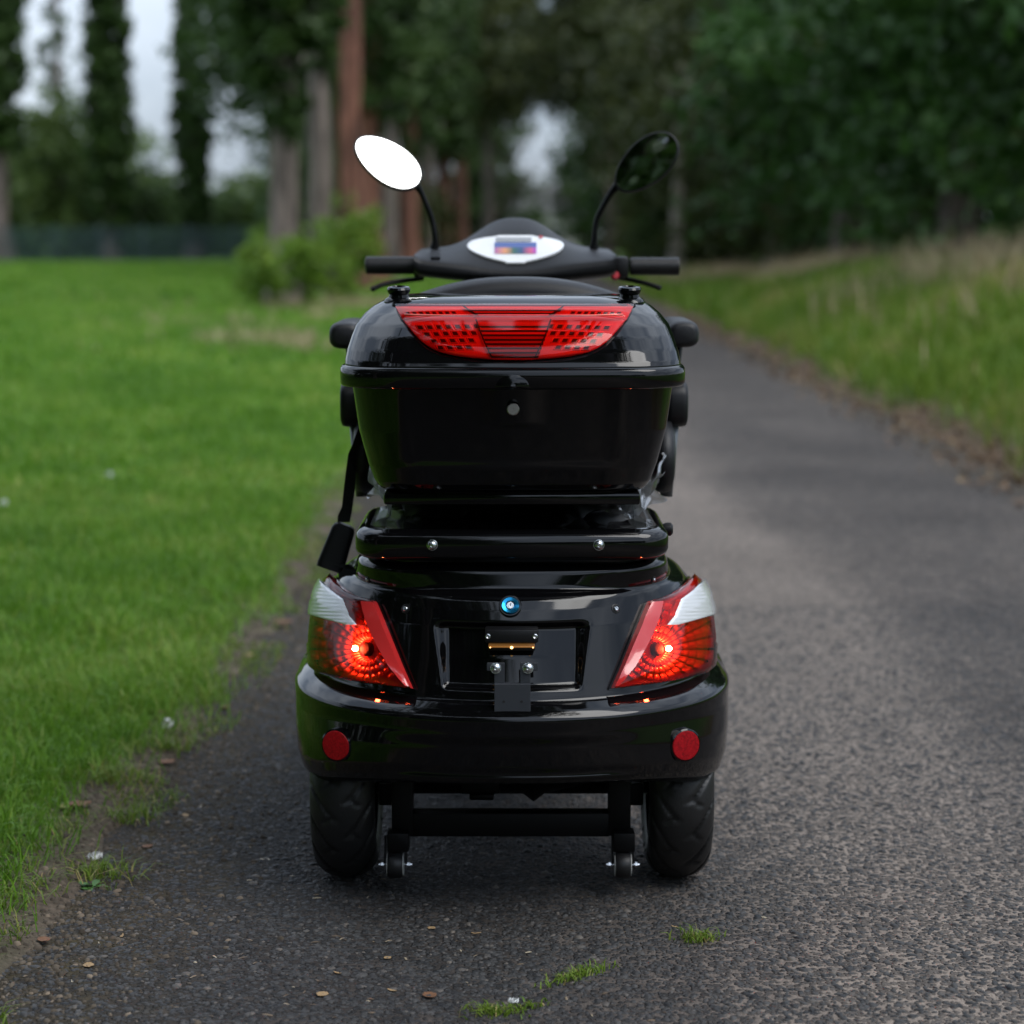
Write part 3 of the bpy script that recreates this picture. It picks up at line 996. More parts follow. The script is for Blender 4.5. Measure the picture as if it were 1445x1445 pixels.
def place_tree(name, trunk, crown, x, y, label, cat, group=None, rz=0.0, s=1.0, sz=None):
    t = empty(name, None, (x, y, float(terr(np.array([x]), np.array([y]))[0])))
    t.rotation_euler = (0, 0, rz); t.scale = (s, s, sz or s)
    tag(t, label, cat, group)
    if trunk is not None:
        link('trunk', trunk, None, t)
    if crown is not None:
        link('crown', crown, None, t)
    return t


ORD = ['first', 'second', 'third', 'fourth', 'fifth', 'sixth', 'seventh', 'eighth', 'ninth', 'tenth', 'eleventh', 'twelfth']
tr_grey = [trunk_mesh('trunk', 15, 0.25, 0.10, BARKG, s, 8, (0.22, 0.9), 1.6) for s in (1, 2)]
tr_red = [trunk_mesh('trunk', 15, 0.29, 0.12, BARKR, s, 7, (0.45, 0.9), 1.6) for s in (3, 4)]
cr_low = column_crown('crown', 0.76, 2.7, 12, 420, 66, 0.18, POPL, 21, 0.42, True)
cr_top = column_crown('crown', 0.62, 3.9, 14, 320, 52, 0.18, POPL, 24, 0.45, True)
cr_bare = column_crown('crown', 1.3, 8.2, 18, 240, 46, 0.20, POPL, 25, 0.45)
cr_mid = column_crown('crown', 1.3, 3.8, 17, 300, 46, 0.20, POPL, 22, 0.45)
cr_high = column_crown('crown', 1.6, 5.2, 18, 300, 46, 0.20, POPL, 23, 0.5)
# the avenue on the lawn side: px of each trunk in the photograph fixes its bearing, the spacing its distance
row = [(404, 36.5, tr_grey[0], cr_low, 'grey barked leafy'), (456, 43, tr_grey[1], cr_top, 'pale grey barked'), (495, 47.5, tr_red[0], cr_bare, 'red brown barked'),
       (528, 55, tr_red[1], cr_mid, 'dark brown'), (553, 62, tr_grey[0], cr_high, 'slim grey'), (578, 69, tr_red[0], cr_mid, 'rusty brown'),
       (604, 76, tr_grey[1], cr_high, 'shaded grey'), (628, 85, tr_red[1], cr_mid, 'red tinged'), (650, 96, tr_red[0], cr_high, 'distant brown'),
       (668, 110, tr_grey[0], cr_low, 'distant shaded')]
for i, (px, d, tk, ck, word) in enumerate(row):
    x = (px - 722.5) / FPX * d
    place_tree('poplar_tree', tk, ck, x, d - 3.5, '%s poplar trunk, %s tree of the avenue counting from the lawn' % (word, ORD[i]), 'tree',
               'poplars of the avenue beside the path', rz=i * 1.9, s=1.0)

# tall lombardy poplars across the lawn
tr_far = trunk_mesh('trunk', 20, 0.42, 0.12, BARKG, 9, 10, (0.2, 0.9), 1.3)
cr_far = column_crown('crown', 1.2, 1.6, 20, 560, 40, 0.33, POPL, 31, 0.7)
cr_far2 = column_crown('crown', 1.25, 4.5, 20, 480, 36, 0.33, POPL, 33, 0.6)
cr_thin = column_crown('crown', 1.5, 4.0, 20, 90, 22, 0.30, POPL, 34, 0.7)
for px, d, ck, s, lab in ((4, 103, cr_far2, 1.15, 'tall poplar with a bare pale lower trunk at the lawn edge'),
                          (90, 124, cr_thin, 0.9, 'thin see-through poplar between the bare trunked poplar and the dense one'),
                          (162, 104, cr_far, 0.95, 'tall dense dark poplar rising above the leafy bushes by the fence'),
                          (276, 104, cr_far, 0.74, 'slim dark poplar standing alone between two gaps of sky')):
    place_tree('lombardy_poplar', tr_far, ck, (px - 722.5) / FPX * d, d - 3.5, lab, 'tree', 'poplars across the lawn', rz=px, s=s)

# leafy bushes behind the fence
bush_a = broad_crown('crown', 2.6, 2.4, 0.2, 6.4, 130, 42, 0.75, 0.30, POPL, 41)
bush_b = broad_crown('crown', 2.4, 2.2, 0.2, 4.4, 110, 42, 0.65, 0.28, FARL, 42)
bush_c = broad_crown('crown', 2.6, 2.4, 0.2, 6.2, 130, 42, 0.75, 0.30, FARL, 43)
bush_tr = trunk_mesh('trunk', 3.6, 0.16, 0.05, BARKG, 12, 6, (0.3, 0.9), 1.2)
for px, d, ck, s, lab in ((95, 108, bush_c, 1.25, 'big rounded bush behind the fence beside the dense poplar'),
                          (205, 109, bush_a, 0.72, 'smaller dark bush behind the fence under the dense poplar'),
                          (32, 112, bush_a, 0.95, 'dark bush behind the bare trunked poplar at the fence'),
                          (240, 125, bush_b, 0.95, 'pale low bush behind the fence in the first sky gap'),
                          (312, 118, bush_a, 0.66, 'rounded bush at the foot of the slim lone poplar'),
                          (352, 130, bush_b, 1.05, 'pale green bush behind the fence beside the avenue'),
                          (395, 120, bush_b, 1.10, 'light green bush glimpsed behind the first avenue poplar'),
                          (140, 128, bush_b, 1.7, 'yellowish bush behind the big rounded bush')):
    place_tree('leafy_bush', bush_tr, ck, (px - 722.5) / FPX * d, d - 3.5, lab, 'bush', 'bushes behind the lawn fence', rz=px * 0.7, s=s)
# low hedge right behind the fence
rng = np.random.default_rng(55)
k = 420
cen = np.stack([rng.uniform(-32, -6, k), rng.uniform(100.2, 101.8, k), rng.uniform(0.2, 1.5, k)], -1)
C, t = clumped(cen, 22, 0.5, rng)
o = link('boundary_hedge', leaf_mesh('boundary_hedge', C, 0.26, DARKL, t, 56))
tag(o, 'low dark hedge running behind the metal fence across the lawn', 'hedge')

# metal fence across the lawn
FENCEM = pmat('blue_green_fence_paint', (0.035, 0.062, 0.068), 0.5, var=0.2, scale=3)
fence = empty('lawn_fence', None, (-19, 97.6, 0))
tag(fence, 'dark blue green metal bar fence at the far edge of the lawn', 'fence')
post_me = None
for i in range(13):
    if post_me is None:
        bm = bmesh.new(); box_bm(bm, (0, 0, 0.86), (0.10, 0.10, 1.78), bev=0.01, seg=1)
        post_me = bpy.data.meshes.new('post'); bm.to_mesh(post_me); bm.free(); post_me.materials.append(FENCEM)
    o = link('post', post_me, None, fence); o.location = (-13 + i * 2.1, 0, 0)
for zz in (0.25, 0.95, 1.55):
    box('rail', (-0.4, -0.002, zz), (26, 0.04, 0.05), FENCEM, fence, bev=0)
bm = bmesh.new()
for i in range(400):
    box_bm(bm, (-13.2 + i * 0.064, 0.03, 0.85), (0.022, 0.022, 1.58))
bme = bpy.data.meshes.new('bar'); bm.to_mesh(bme); bm.free()
tag(link('bar', bme, FENCEM, fence), kind='stuff')

# suckers and shrubs at the feet of the avenue
suck = [broad_crown('crown', 0.62, 0.6, 0.05, 1.9, 46, 30, 0.26, 0.12, BRIGHTL, 61), broad_crown('crown', 0.75, 0.6, 0.02, 1.5, 50, 30, 0.26, 0.12, BRIGHTL, 62)]
suck_tr = trunk_mesh('trunk', 1.3, 0.03, 0.01, BARKG, 63, 6, (0.2, 0.8), 0.5)
for px, d, i, s, lab in ((372, 35, 1, 0.72, 'low green shrub on the lawn side of the first avenue poplar'),
                         (430, 34, 0, 0.72, 'bright green sucker shrub in front of the pale grey poplar'),
                         (498, 38, 0, 0.95, 'tall yellow green sucker growing at the red brown poplar'),
                         (395, 39.5, 0, 0.75, 'small leafy sucker right behind the first avenue poplar'),
                         (465, 36.5, 1, 0.65, 'low shrub between the pale grey and red brown poplars')):
    place_tree('sucker_shrub', suck_tr, suck[i], (px - 722.5) / FPX * d, d - 3.5, lab, 'shrub', 'shrubs at the feet of the avenue', rz=px, s=s)

# undergrowth shrubs between the trunks further down the avenue
under = broad_crown('crown', 1.7, 2.4, 0.1, 3.4, 110, 36, 0.6, 0.22, OLIVE, 65)
for i, (px, d, s) in enumerate(((548, 66, 0.9), (585, 74, 1.0), (622, 84, 1.0), (655, 97, 1.1), (690, 118, 1.0))):
    x = (px - 722.5) / FPX * d - 1.8
    place_tree('avenue_shrub', bush_tr, under, x, d - 3.5, 'dark olive shrub filling the gap behind the %s avenue trunk' % ORD[i + 3], 'shrub', 'shrubs between the avenue trunks', rz=i * 2.1, s=s)

for i, (x, d, s) in enumerate(((4.6, 78, 0.62), (5.2, 70, 0.7), (5.4, 61, 0.7), (6.4, 54, 0.75), (7.2, 47, 0.75), (8.6, 40, 0.75), (8.6, 30, 0.7), (6.3, 90, 0.8))):
    place_tree('thicket_shrub', bush_tr, under, x, d - 3.5, 'dark olive shrub at the foot of the thicket, %s along from the far path end' % ORD[i], 'shrub', 'shrubs at the foot of the thicket', rz=i * 1.7, s=s)

# trees that close the view over the path and the thicket on the bank
big_tr = trunk_mesh('trunk', 9, 0.30, 0.10, BARKG, 14, 9, (0.25, 0.9), 2.6)
thick = [broad_crown('crown', 3.0, 3.0, 0.3, 7.5, 190, 50, 0.85, 0.20, DARKL, 71), broad_crown('crown', 2.7, 3.1, 0.6, 8.0, 190, 50, 0.80, 0.20, DARKL, 72),
         broad_crown('crown', 3.1, 3.0, 0.4, 8.5, 190, 50, 0.85, 0.22, OLIVE, 73)]
for i, (x, d, k, s, lab) in enumerate((
        (7.6, 20, 1, 0.95, 'dark green thicket tree nearest the viewer on top of the bank'),
        (9.8, 26, 0, 1.1, 'dark thicket tree behind the nearest one on the bank'),
        (7.3, 27, 0, 1.0, 'rounded mid green thicket tree second along the top of the bank'),
        (7.0, 34, 1, 1.05, 'dense green thicket tree third along the top of the bank'),
        (10.5, 36, 0, 1.3, 'tall dark tree deep in the thicket behind the bank'),
        (6.6, 42, 0, 1.05, 'dark thicket tree fourth along the bank, above its low end'),
        (6.3, 50, 2, 1.05, 'olive thicket tree overhanging the path where the bank ends'),
        (10.5, 52, 1, 1.5, 'tall dark tree behind the olive one at the end of the bank'),
        (6.2, 60, 2, 1.10, 'olive brown tree beside the path past the end of the bank'),
        (6.2, 72, 2, 1.25, 'olive tree leaning over the far stretch of the path'),
        (5.9, 86, 0, 1.3, 'dark tree along the far stretch of the path'),
        (6.9, 102, 1, 1.4, 'dark tree bordering the sky gap at the end of the path'))):
    place_tree('thicket_tree', big_tr, thick[k], x, d - 3.5, lab, 'tree', 'trees of the thicket on the bank', rz=i * 1.3, s=s)
arch = broad_crown('crown', 4.6, 3.6, 6.4, 15, 200, 50, 1.1, 0.30, OLIVE, 75)
arch2 = broad_crown('crown', 4.6, 3.6, 4.6, 14, 200, 50, 1.1, 0.30, POPL, 76)
arch3 = broad_crown('crown', 2.7, 2.6, 0.1, 8.5, 170, 46, 0.85, 0.24, POPL, 77)
for x, d, c, s, lab in ((-6.5, 70, arch3, 0.62, 'low dark tree filling the gap behind the first avenue trunks'),
                        (-5.8, 62, arch3, 0.50, 'bushy dark tree showing between the grey and red brown trunks'),
                        (-6.9, 84, arch3, 0.95, 'taller dark tree deep behind the avenue'),
                        (3.6, 80, arch, 0.80, 'high crowned tree arching over the path from the thicket side'),
                        (-1.0, 92, arch, 0.85, 'high crowned tree arching over the path from the avenue side'),
                        (-2.2, 112, arch, 0.98, 'wide crowned tree above the sky gap on its avenue side'),
                        (5.0, 114, arch, 0.98, 'wide crowned tree above the sky gap on its thicket side'),
                        (-1.3, 104, arch3, 0.85, 'low crowned bushy tree on the avenue side of the sky gap'),
                        (3.45, 100, arch3, 0.75, 'low crowned bushy tree on the thicket side of the sky gap'),
                        (1.5, 150, arch3, 0.42, 'low bush in front of the pale distant house'),
                        (4.6, 62, arch3, 0.50, 'low dark bush at the edge of the far path on the thicket side'),
                        (-3.6, 118, arch2, 1.0, 'broad leafy tree at the end of the avenue'),
                        (-7.5, 72, arch2, 0.9, 'broad dark tree behind the avenue trunks'),
                        (-9.0, 100, arch2, 1.15, 'broad dark tree far behind the avenue trunks')):
    place_tree('broad_tree', big_tr, c, x, d - 3.5, lab, 'tree', 'broad trees at the end of the path', rz=x, s=s)
pale_tr = trunk_mesh('trunk', 6, 0.16, 0.08, bark_mat('pale_bark', (0.12, 0.10, 0.085), (0.28, 0.25, 0.21)), 15, 4, (0.5, 0.9), 1.2)
place_tree('pale_trunked_tree', pale_tr, None, (950 - 722.5) / FPX * 56, 52.5, 'thin pale tree trunk at the thicket edge beside the path', 'tree')

# a pale house beyond the end of the path, and the far tree line
HOUSEW = pmat('pale_render', (0.33, 0.315, 0.29), 0.9, var=0.12, scale=2)
ROOFM = pmat('grey_roof_slates', (0.10, 0.095, 0.095), 0.8, var=0.25, scale=4)
WINM = pmat('dark_window_glass', (0.02, 0.025, 0.03), 0.08)
FRAMEM = pmat('white_window_frame', (0.7, 0.7, 0.7), 0.5)
house = empty('distant_house', None, (1.2, 190, 0))
tag(house, 'pale house half hidden by trees beyond the end of the path', 'house')
box('wall', (0, 0, 1.7), (9, 7, 3.4), HOUSEW, house, bev=0)
rv = [(-4.8, -3.9, 3.38), (4.8, -3.9, 3.38), (4.8, 3.9, 3.38), (-4.8, 3.9, 3.38), (-4.8, 0, 5.9), (4.8, 0, 5.9)]
link('roof', mesh_from('roof', rv, [(0, 1, 5, 4), (2, 3, 4, 5), (0, 4, 3), (1, 2, 5), (3, 2, 1, 0)], False), ROOFM, house)
for wx in (-2.6, 0, 2.6):
    for wz in (1.6,):
        f = box('window', (wx, -3.52, wz), (1.2, 0.08, 1.3), FRAMEM, house, bev=0)
        box('pane', (wx, -3.57, wz), (1.0, 0.03, 1.1), WINM, f, bev=0)

rng = np.random.default_rng(81)
k = 2300
ang = rng.uniform(-math.pi, math.pi, k)
rad = np.where(np.abs(ang) < 0.9, 250, 165) + rng.uniform(-10, 10, k)
cx = np.sin(ang) * rad; cy = np.cos(ang) * rad
hh = 4 + 5 * fbm(cx * 0.05, cy * 0.05 + 2, 83)
cen = np.stack([cx, cy, rng.uniform(0, 1, k) * hh], -1)
keep = ~((cx > -40) & (cx < 25) & (cen[:, 2] > 6.5) & (cy > 0))
C, t = clumped(cen[keep], 26, 2.2, rng)
tag(link('far_treeline', leaf_mesh('far_treeline', C, 0.9, FARL, t, 84)), 'hazy green tree line on the horizon beyond the fence', 'tree line', kind='stuff')

# the avenue goes on behind the viewpoint: dark trees that show in the scooter's gloss and mirrors
bk = broad_crown('crown', 4.0, 4.0, -0.6, 15, 260, 50, 1.2, 0.34, POPL, 91)
for i, (x, y_) in enumerate(((-5.0, -10.5), (-5.2, -17.5), (-4.8, -25), (-5.2, -34), (-4.6, -46), (-11, -9), (-12, -22), (-10, -1))):
    place_tree('tree_behind_view', big_tr, bk, x, y_, 'leafy tree behind the viewpoint that darkens the reflections in the scooter', 'tree', 'trees behind the viewpoint', rz=i, s=1.0)
over = broad_crown('crown', 4.2, 3.6, 7.5, 14, 240, 48, 1.1, 0.32, POPL, 93)
over.transform(Matrix.Translation((2.6, 2.0, 0)))
place_tree('overhanging_tree', big_tr, over, -4.2, -3.2, 'tall tree behind the viewpoint whose crown hangs over the path and darkens the lid', 'tree', 'trees behind the viewpoint')
bk2 = broad_crown('crown', 4.0, 3.5, 0.5, 8, 200, 44, 1.1, 0.36, DARKL, 92)
for i, (x, y_, s) in enumerate(((3, -75, 1.0), (10, -72, 1.15), (17, -70, 1.0), (24, -66, 1.2), (31, -60, 1.1), (38, -52, 1.2))):
    place_tree('tree_behind_view', big_tr, bk2, x, y_, 'low tree of the far row behind the viewpoint, mirrored above the tail lamps', 'tree', 'far row of trees behind the viewpoint', rz=i, s=s * 1.35)
for i, (x, y_) in enumerate(((-4.2, -14), (-5.2, -18), (-4.6, -23), (-5.4, -28), (-4.4, -34), (-5.2, -41), (-8, -12), (-9, -17), (-4.0, -52), (-1, -72), (-7, -64), (-9, -5.2), (-12, -8), (-14.5, -12), (-17, -19), (-9, -9.5), (-14, -4.5), (-20, -9))):  # unseen shrubs added to block low sky streaks mirrored in the bumper
    place_tree('added_shrub_behind_view', bush_tr, bk2, x, y_, 'low unseen shrub added behind the viewpoint to keep bright sky out of the bumper gloss', 'shrub', 'shrubs added behind the viewpoint', rz=i * 1.9, s=0.48)

# ------------------------------------------------------------------ the mobility scooter
scooter = empty('mobility_scooter', None, (0, 0, LIFT))
tag(scooter, 'glossy black mobility scooter with top box and lit red tail lamps', 'mobility scooter')

# --- rear fairing
FT = [  # z: half width, rear y, rear depth b, exponent, front y
    (0.178, (0.346, 0.050, 0.37, 2.5, 0.78)), (0.1795, (0.356, 0.034, 0.385, 2.5, 0.80)), (0.185, (0.366, 0.022, 0.39, 2.5, 0.80)), (0.194, (0.374, 0.013, 0.395, 2.45, 0.80)),
    (0.212, (0.3805, 0.006, 0.40, 2.4, 0.80)), (0.245, (0.3845, 0.001, 0.41, 2.3, 0.80)), (0.275, (0.3855, 0.0, 0.42, 2.2, 0.80)),
    (0.294, (0.3860, -0.002, 0.42, 2.2, 0.80)), (0.299, (0.3855, -0.001, 0.42, 2.2, 0.80)), (0.303, (0.3835, 0.002, 0.42, 2.2, 0.80)), (0.310, (0.3790, 0.009, 0.42, 2.2, 0.80)),
    (0.318, (0.3735, 0.018, 0.415, 2.15, 0.80)), (0.322, (0.3705, 0.0235, 0.41, 2.15, 0.80)), (0.3235, (0.3700, 0.0275, 0.41, 2.15, 0.80)), (0.328, (0.3697, 0.0285, 0.41, 2.15, 0.80)),
    (0.345, (0.3680, 0.034, 0.41, 2.15, 0.80)), (0.392, (0.3625, 0.046, 0.40, 2.1, 0.79)), (0.442, (0.347, 0.062, 0.38, 2.15, 0.78)),
    (0.470, (0.330, 0.075, 0.35, 2.2, 0.77)), (0.486, (0.316, 0.085, 0.33, 2.3, 0.76)), (0.493, (0.306, 0.093, 0.31, 2.4, 0.75)),
    (0.4965, (0.296, 0.103, 0.29, 2.5, 0.74)), (0.499, (0.288, 0.113, 0.27, 2.8, 0.73)), (0.503, (0.2845, 0.117, 0.25, 3.0, 0.73)),
    (0.528, (0.279, 0.122, 0.22, 3.4, 0.72)), (0.536, (0.274, 0.128, 0.21, 3.5, 0.71)), (0.541, (0.264, 0.140, 0.20, 3.6, 0.70)), (0.543, (0.24, 0.165, 0.18, 3.6, 0.66))]
def zlist(tab, a, b, st):
    keys = [t[0] for t in tab]
    return sorted(keys + [float(v) for v in np.arange(a, b, st) if min(abs(v - k) for k in keys) > st * 0.45])


FT = [(z, (t[0] * (1.042 if z < 0.3 else 1.042 - 0.042 * min(1, (z - 0.3) / 0.022)), *t[1:])) for z, t in FT]
zs = zlist(FT, 0.184, 0.541, 0.004)
NR = 520


def fair_ring(z):
    w_, yr, b, n_, yf = interp(FT, z)
    pts = []
    yc = yr + b
    for k in range(NR):
        # parameter denser over the rear centre
        t = 2 * math.pi * k / NR
        c, s = math.cos(t), math.sin(t)
        x = w_ * math.copysign(abs(c) ** (2 / n_), c)
        if s < 0:
            y_ = yc - b * abs(s) ** (2 / n_)
        else:
            y_ = yc + (yf - yc) * abs(s) ** (2 / 3.2)
        zz = z
        # side skirt rises over the wheel
        if z < 0.31:
            low = (0.31 - z) / 0.132
            zz = z - 0.046 * float(sstep(0.02, 0.26, y_)) * low + 0.17 * float(sstep(0.43, 0.60, y_)) * low
        # number plate recess: a rounded trapezoid pushed into the rear face
        if s < 0 and abs(x) < 0.2 and 0.32 < z < 0.48:
            top, bot = 0.452, 0.341
            u = (z - bot) / (top - bot)
            hw = 0.118 + 0.022 * u
            ms = float(sstep(0.0, 0.010 + 0.024 * max(0, min(1, u)), hw - abs(x)))
            mt = float(sstep(0.0, 0.014, top - z)) * float(sstep(0.0, 0.006, z - bot))
            y_ += 0.024 * ms * mt * (0.55 + 0.45 * max(0, min(1, u)))
        # shallow lower valance
        if s < 0 and z < 0.285:
            ms = float(sstep(0.0, 0.08, 0.235 - abs(x)))
            mt = float(sstep(0.0, 0.02, 0.270 - z)) * float(sstep(0.0, 0.012, z - 0.190))
            y_ += 0.006 * ms * mt
        pts.append((x, y_, zz))
    return pts


fairing = loft('rear_fairing', [fair_ring(z) for z in zs], GLOSS, scooter)
BV = bvh_of([fairing])


def patch(name, rows, ncol, bvh, mat, parent, off, mirror=False, skirt=True, skirt_mat=None):
    """a sheet laid on the surface under it: rows = [(py, px0, px1)], off(u, v) = height above the surface"""
    V, F, B = [], [], []
    nr = len(rows)
    for i, (py, a, b) in enumerate(rows):
        v = i / (nr - 1)
        for j in range(ncol):
            u = j / (ncol - 1)
            p, n_ = hit(bvh, a + (b - a) * u, py)
            V.append(None if p is None else tuple(p + n_ * off(u, v)))
            B.append(None if p is None else tuple(p - n_ * 0.003))
    good = [k for k, p in enumerate(V) if p is not None]
    print(name, 'missed', len(V) - len(good))
    for k, p in enumerate(V):              # rays that pass the edge take the closest good neighbour
        if p is None:
            i0, j0 = divmod(k, ncol)
            g0 = min(good, key=lambda g: (g // ncol - i0) ** 2 * 4 + (g % ncol - j0) ** 2)
            V[k] = V[g0]; B[k] = B[g0]
    for i in range(nr - 1):
        for j in range(ncol - 1):
            F.append((i * ncol + j, (i + 1) * ncol + j, (i + 1) * ncol + j + 1, i * ncol + j + 1))
    if skirt:
        loop = [j for j in range(ncol)] + [i * ncol + ncol - 1 for i in range(1, nr)] + [(nr - 1) * ncol + j for j in range(ncol - 2, -1, -1)] + [i * ncol for i in range(nr - 2, 0, -1)]
        b0 = len(V)
        for k in loop:
            V.append(B[k])
        m_ = len(loop)
        for k in range(m_):
            F.append((loop[k], loop[(k + 1) % m_], b0 + (k + 1) % m_, b0 + k))
    if mirror:
        V = [(-x, y_, z) for x, y_, z in V]
        F = [f[::-1] for f in F]
    me = mesh_from(name, V, F)
    o = link(name, me, mat, parent)
    if skirt and skirt_mat is not None:
        me.materials.append(skirt_mat)
        for p_ in me.polygons[-m_:]:
            p_.material_index = 1
    auto_smooth(o, 40)
    return o


def rows_of(left, right, py0, py1, n):
    out = []
    for i in range(n):
        py = py0 + (py1 - py0) * i / (n - 1)
        out.append((py, interp(left, py) + 1.5, interp(right, py) + 1.5))
    return out


L_OUT = [(816, 470), (822, 462), (838, 452), (862, 444), (900, 439), (925, 439.5), (940, 444), (950, 456), (957, 478), (963, 508), (968, 548), (972, 580)]
L_IN = [(816, 472), (825, 479), (838, 496), (845, 516), (849, 532), (868, 540), (900, 553), (940, 569), (972, 583)]


def dome(u, v, h, e=4):
    return h * (1 - abs(2 * u - 1) ** e) * (1 - abs(2 * v - 1) ** 6)


for mir in (False, True):
    sx = -1 if mir else 1
    lamp = empty('tail_lamp', scooter)
    patch('housing', rows_of([(a, b - 2.5) for a, b in L_OUT], [(a, b + 2.5) for a, b in L_IN], 814, 974, 40, ), 16, BV, GLOSS, lamp, lambda u, v: 0.0035, mir)
    patch('lens', rows_of(L_OUT, L_IN, 816, 972, 56), 30, BV, REDLENS, lamp, lambda u, v: 0.014 + dome(u, v, 0.010), mir, skirt_mat=REDSTRIP)
    # reflector: pillow facets in rings around the bulb
    bp_, bn_ = hit(BV, 522 + 1.5, 917)
    V, F = [], []
    tan = Vector((1, 0, 0)); tan = (tan - bn_ * tan.dot(bn_)).normalized(); bit = bn_.cross(tan)
    if bit.z < 0:
        bit = -bit
    rr = [13 + 10.5 * k for k in range(13)]
    SEC = 26
    for ir in range(len(rr) - 1):
        for ks in range(SEC):
            a0, a1 = 2 * math.pi * ks / SEC, 2 * math.pi * (ks + 1) / SEC
            am, rm = (a0 + a1) / 2, (rr[ir] + rr[ir + 1]) / 2
            bad = False
            for r_ in (rr[ir], rr[ir + 1]):
                for a_ in (a0, a1):
                    cxp, cyp = 523.5 + r_ * math.cos(a_), 917 + r_ * math.sin(a_)
                    if not (834 < cyp < 966 and interp(L_OUT, cyp) + 4 < cxp < interp(L_IN, cyp) - 3):
                        bad = True
            if bad:
                continue
            b0 = len(V); ok = True
            m3 = 4
            for ii in range(m3):
                for jj in range(m3):
                    fu, fv = ii / (m3 - 1), jj / (m3 - 1)
                    g = 0.10
                    r_ = rr[ir] + (rr[ir + 1] - rr[ir]) * (g + (1 - 2 * g) * fu); a_ = a0 + (a1 - a0) * (g + (1 - 2 * g) * fv)
                    p, n_ = hit(BV, 523.5 + r_ * math.cos(a_), 917 + r_ * math.sin(a_))
                    if p is None:
                        ok = False; p = Vector((0, 0, 0)); n_ = Vector((0, -1, 0))
                    bowl = 0.0050 + min(0.006, 0.00009 * max(0, r_ - 12))
                    pil = 0.0042 * (1 - (2 * fu - 1) ** 2) * (1 - (2 * fv - 1) ** 2)
                    V.append(tuple(p + n_ * (bowl + pil + 0.0040 * fu)))
            if not ok:
                del V[b0:]
                continue
            for ii in range(m3 - 1):
                for jj in range(m3 - 1):
                    F.append((b0 + ii * m3 + jj, b0 + ii * m3 + jj + 1, b0 + (ii + 1) * m3 + jj + 1, b0 + (ii + 1) * m3 + jj))
    if mir:
        V = [(-x, y_, z) for x, y_, z in V]
    me = mesh_from('reflector_facets', V, F); fix_normals(me)
    link('reflector_facets', me, REFLECTOR, lamp)
    patch('reflector_base', rows_of(L_OUT, L_IN, 818, 971, 30), 14, BV, REDDEEP, lamp, lambda u, v: 0.0042, mir, skirt=False)
    bc = bp_ + bn_ * 0.0145; bx = Vector((bc.x * sx, bc.y, bc.z)); bnx = Vector((bn_.x * sx, bn_.y, bn_.z))
    lathe('bulb_holder', [(0.0125, -0.009), (0.0125, 0.0005), (0.0105, 0.0025), (0.004, 0.003)], bx - bnx * 0.001, bnx, LEDDARK, lamp, 20)
    s_ = 0.0052
    ring = [(s_ * math.sin(t_), -s_ * math.cos(t_)) for t_ in np.linspace(0.05, math.pi - 0.05, 9)]
    lathe('bulb', ring, bx - Vector((0.0165 * sx, 0.0, 0.001)) + Vector((0, 0.008, 0)) + bnx * 0.001, bnx, BULB, lamp, 16, 90)
    # clear turn signal window
    C_OUT = [(824, 461), (838, 451), (862, 445), (871, 446), (884, 500)]
    C_IN = [(824, 464), (838, 482), (850, 502), (868, 510), (884, 518)]
    patch('clear_lens', rows_of(C_OUT, C_IN, 824, 884, 76), 26, BV, CLEAR, lamp, lambda u, v: 0.0245 + 0.00010 * math.sin(v * 75) + 0.002 * (1 - (2 * u - 1) ** 4) - 0.004 * (1 - min(1, min(u, 1 - u) * 8)), mir)
    # the flat red facet along the inner edge
    patch('red_facet', rows_of([(852, 521), (868, 524), (900, 536), (940, 556), (970, 579)], [(852, 533), (868, 540), (900, 553), (940, 569), (970, 582)], 852, 970, 26), 8, BV, REDSTRIP, lamp,
          lambda u, v: 0.023 - 0.006 * u, mir)

# round reflex reflectors
for px in (478.5, 963.5):
    p, n_ = hit(BV, px, 1050)
    n_ = Vector((n_.x * 0.42, n_.y, n_.z * 0.3)).normalized()
    ref = lathe('round_reflector', [(0.0292, -0.03), (0.0292, 0.011), (0.0265, 0.0125), (0.0265, 0.0105), (0.0, 0.0105)], p, n_, GLOSS, scooter, 48, 30)
    lathe('reflex_disc', [(0.0262, 0.008), (0.0262, 0.0115), (0.025, 0.013), (0.012, 0.0136), (0.0, 0.0138)], p, n_, REFLEX, ref, 48, 30)

# ignition lock in its capsule bezel
p, n_ = hit(BV, 720, 856)
lock = lathe('ignition_lock', [(0.0195, -0.01), (0.0195, 0.003), (0.018, 0.0045), (0.0165, 0.0045), (0.0158, 0.0025), (0.0, 0.0025)], p, n_, GLOSS, scooter, 40, 30)
lathe('blue_ring', [(0.0152, 0.002), (0.0152, 0.006), (0.0140, 0.0075), (0.0085, 0.0065), (0.0070, 0.003), (0.0, 0.003)], p, n_, BLUE, lock, 40, 30)
lathe('key_barrel', [(0.0066, 0.002), (0.0066, 0.006), (0.006, 0.0066), (0.0, 0.0066)], p, n_, BOLTM, lock, 24, 30)
box('key_slot', p + n_ * 0.0068, (0.0014, 0.001, 0.007), SATIN, lock, bev=0)

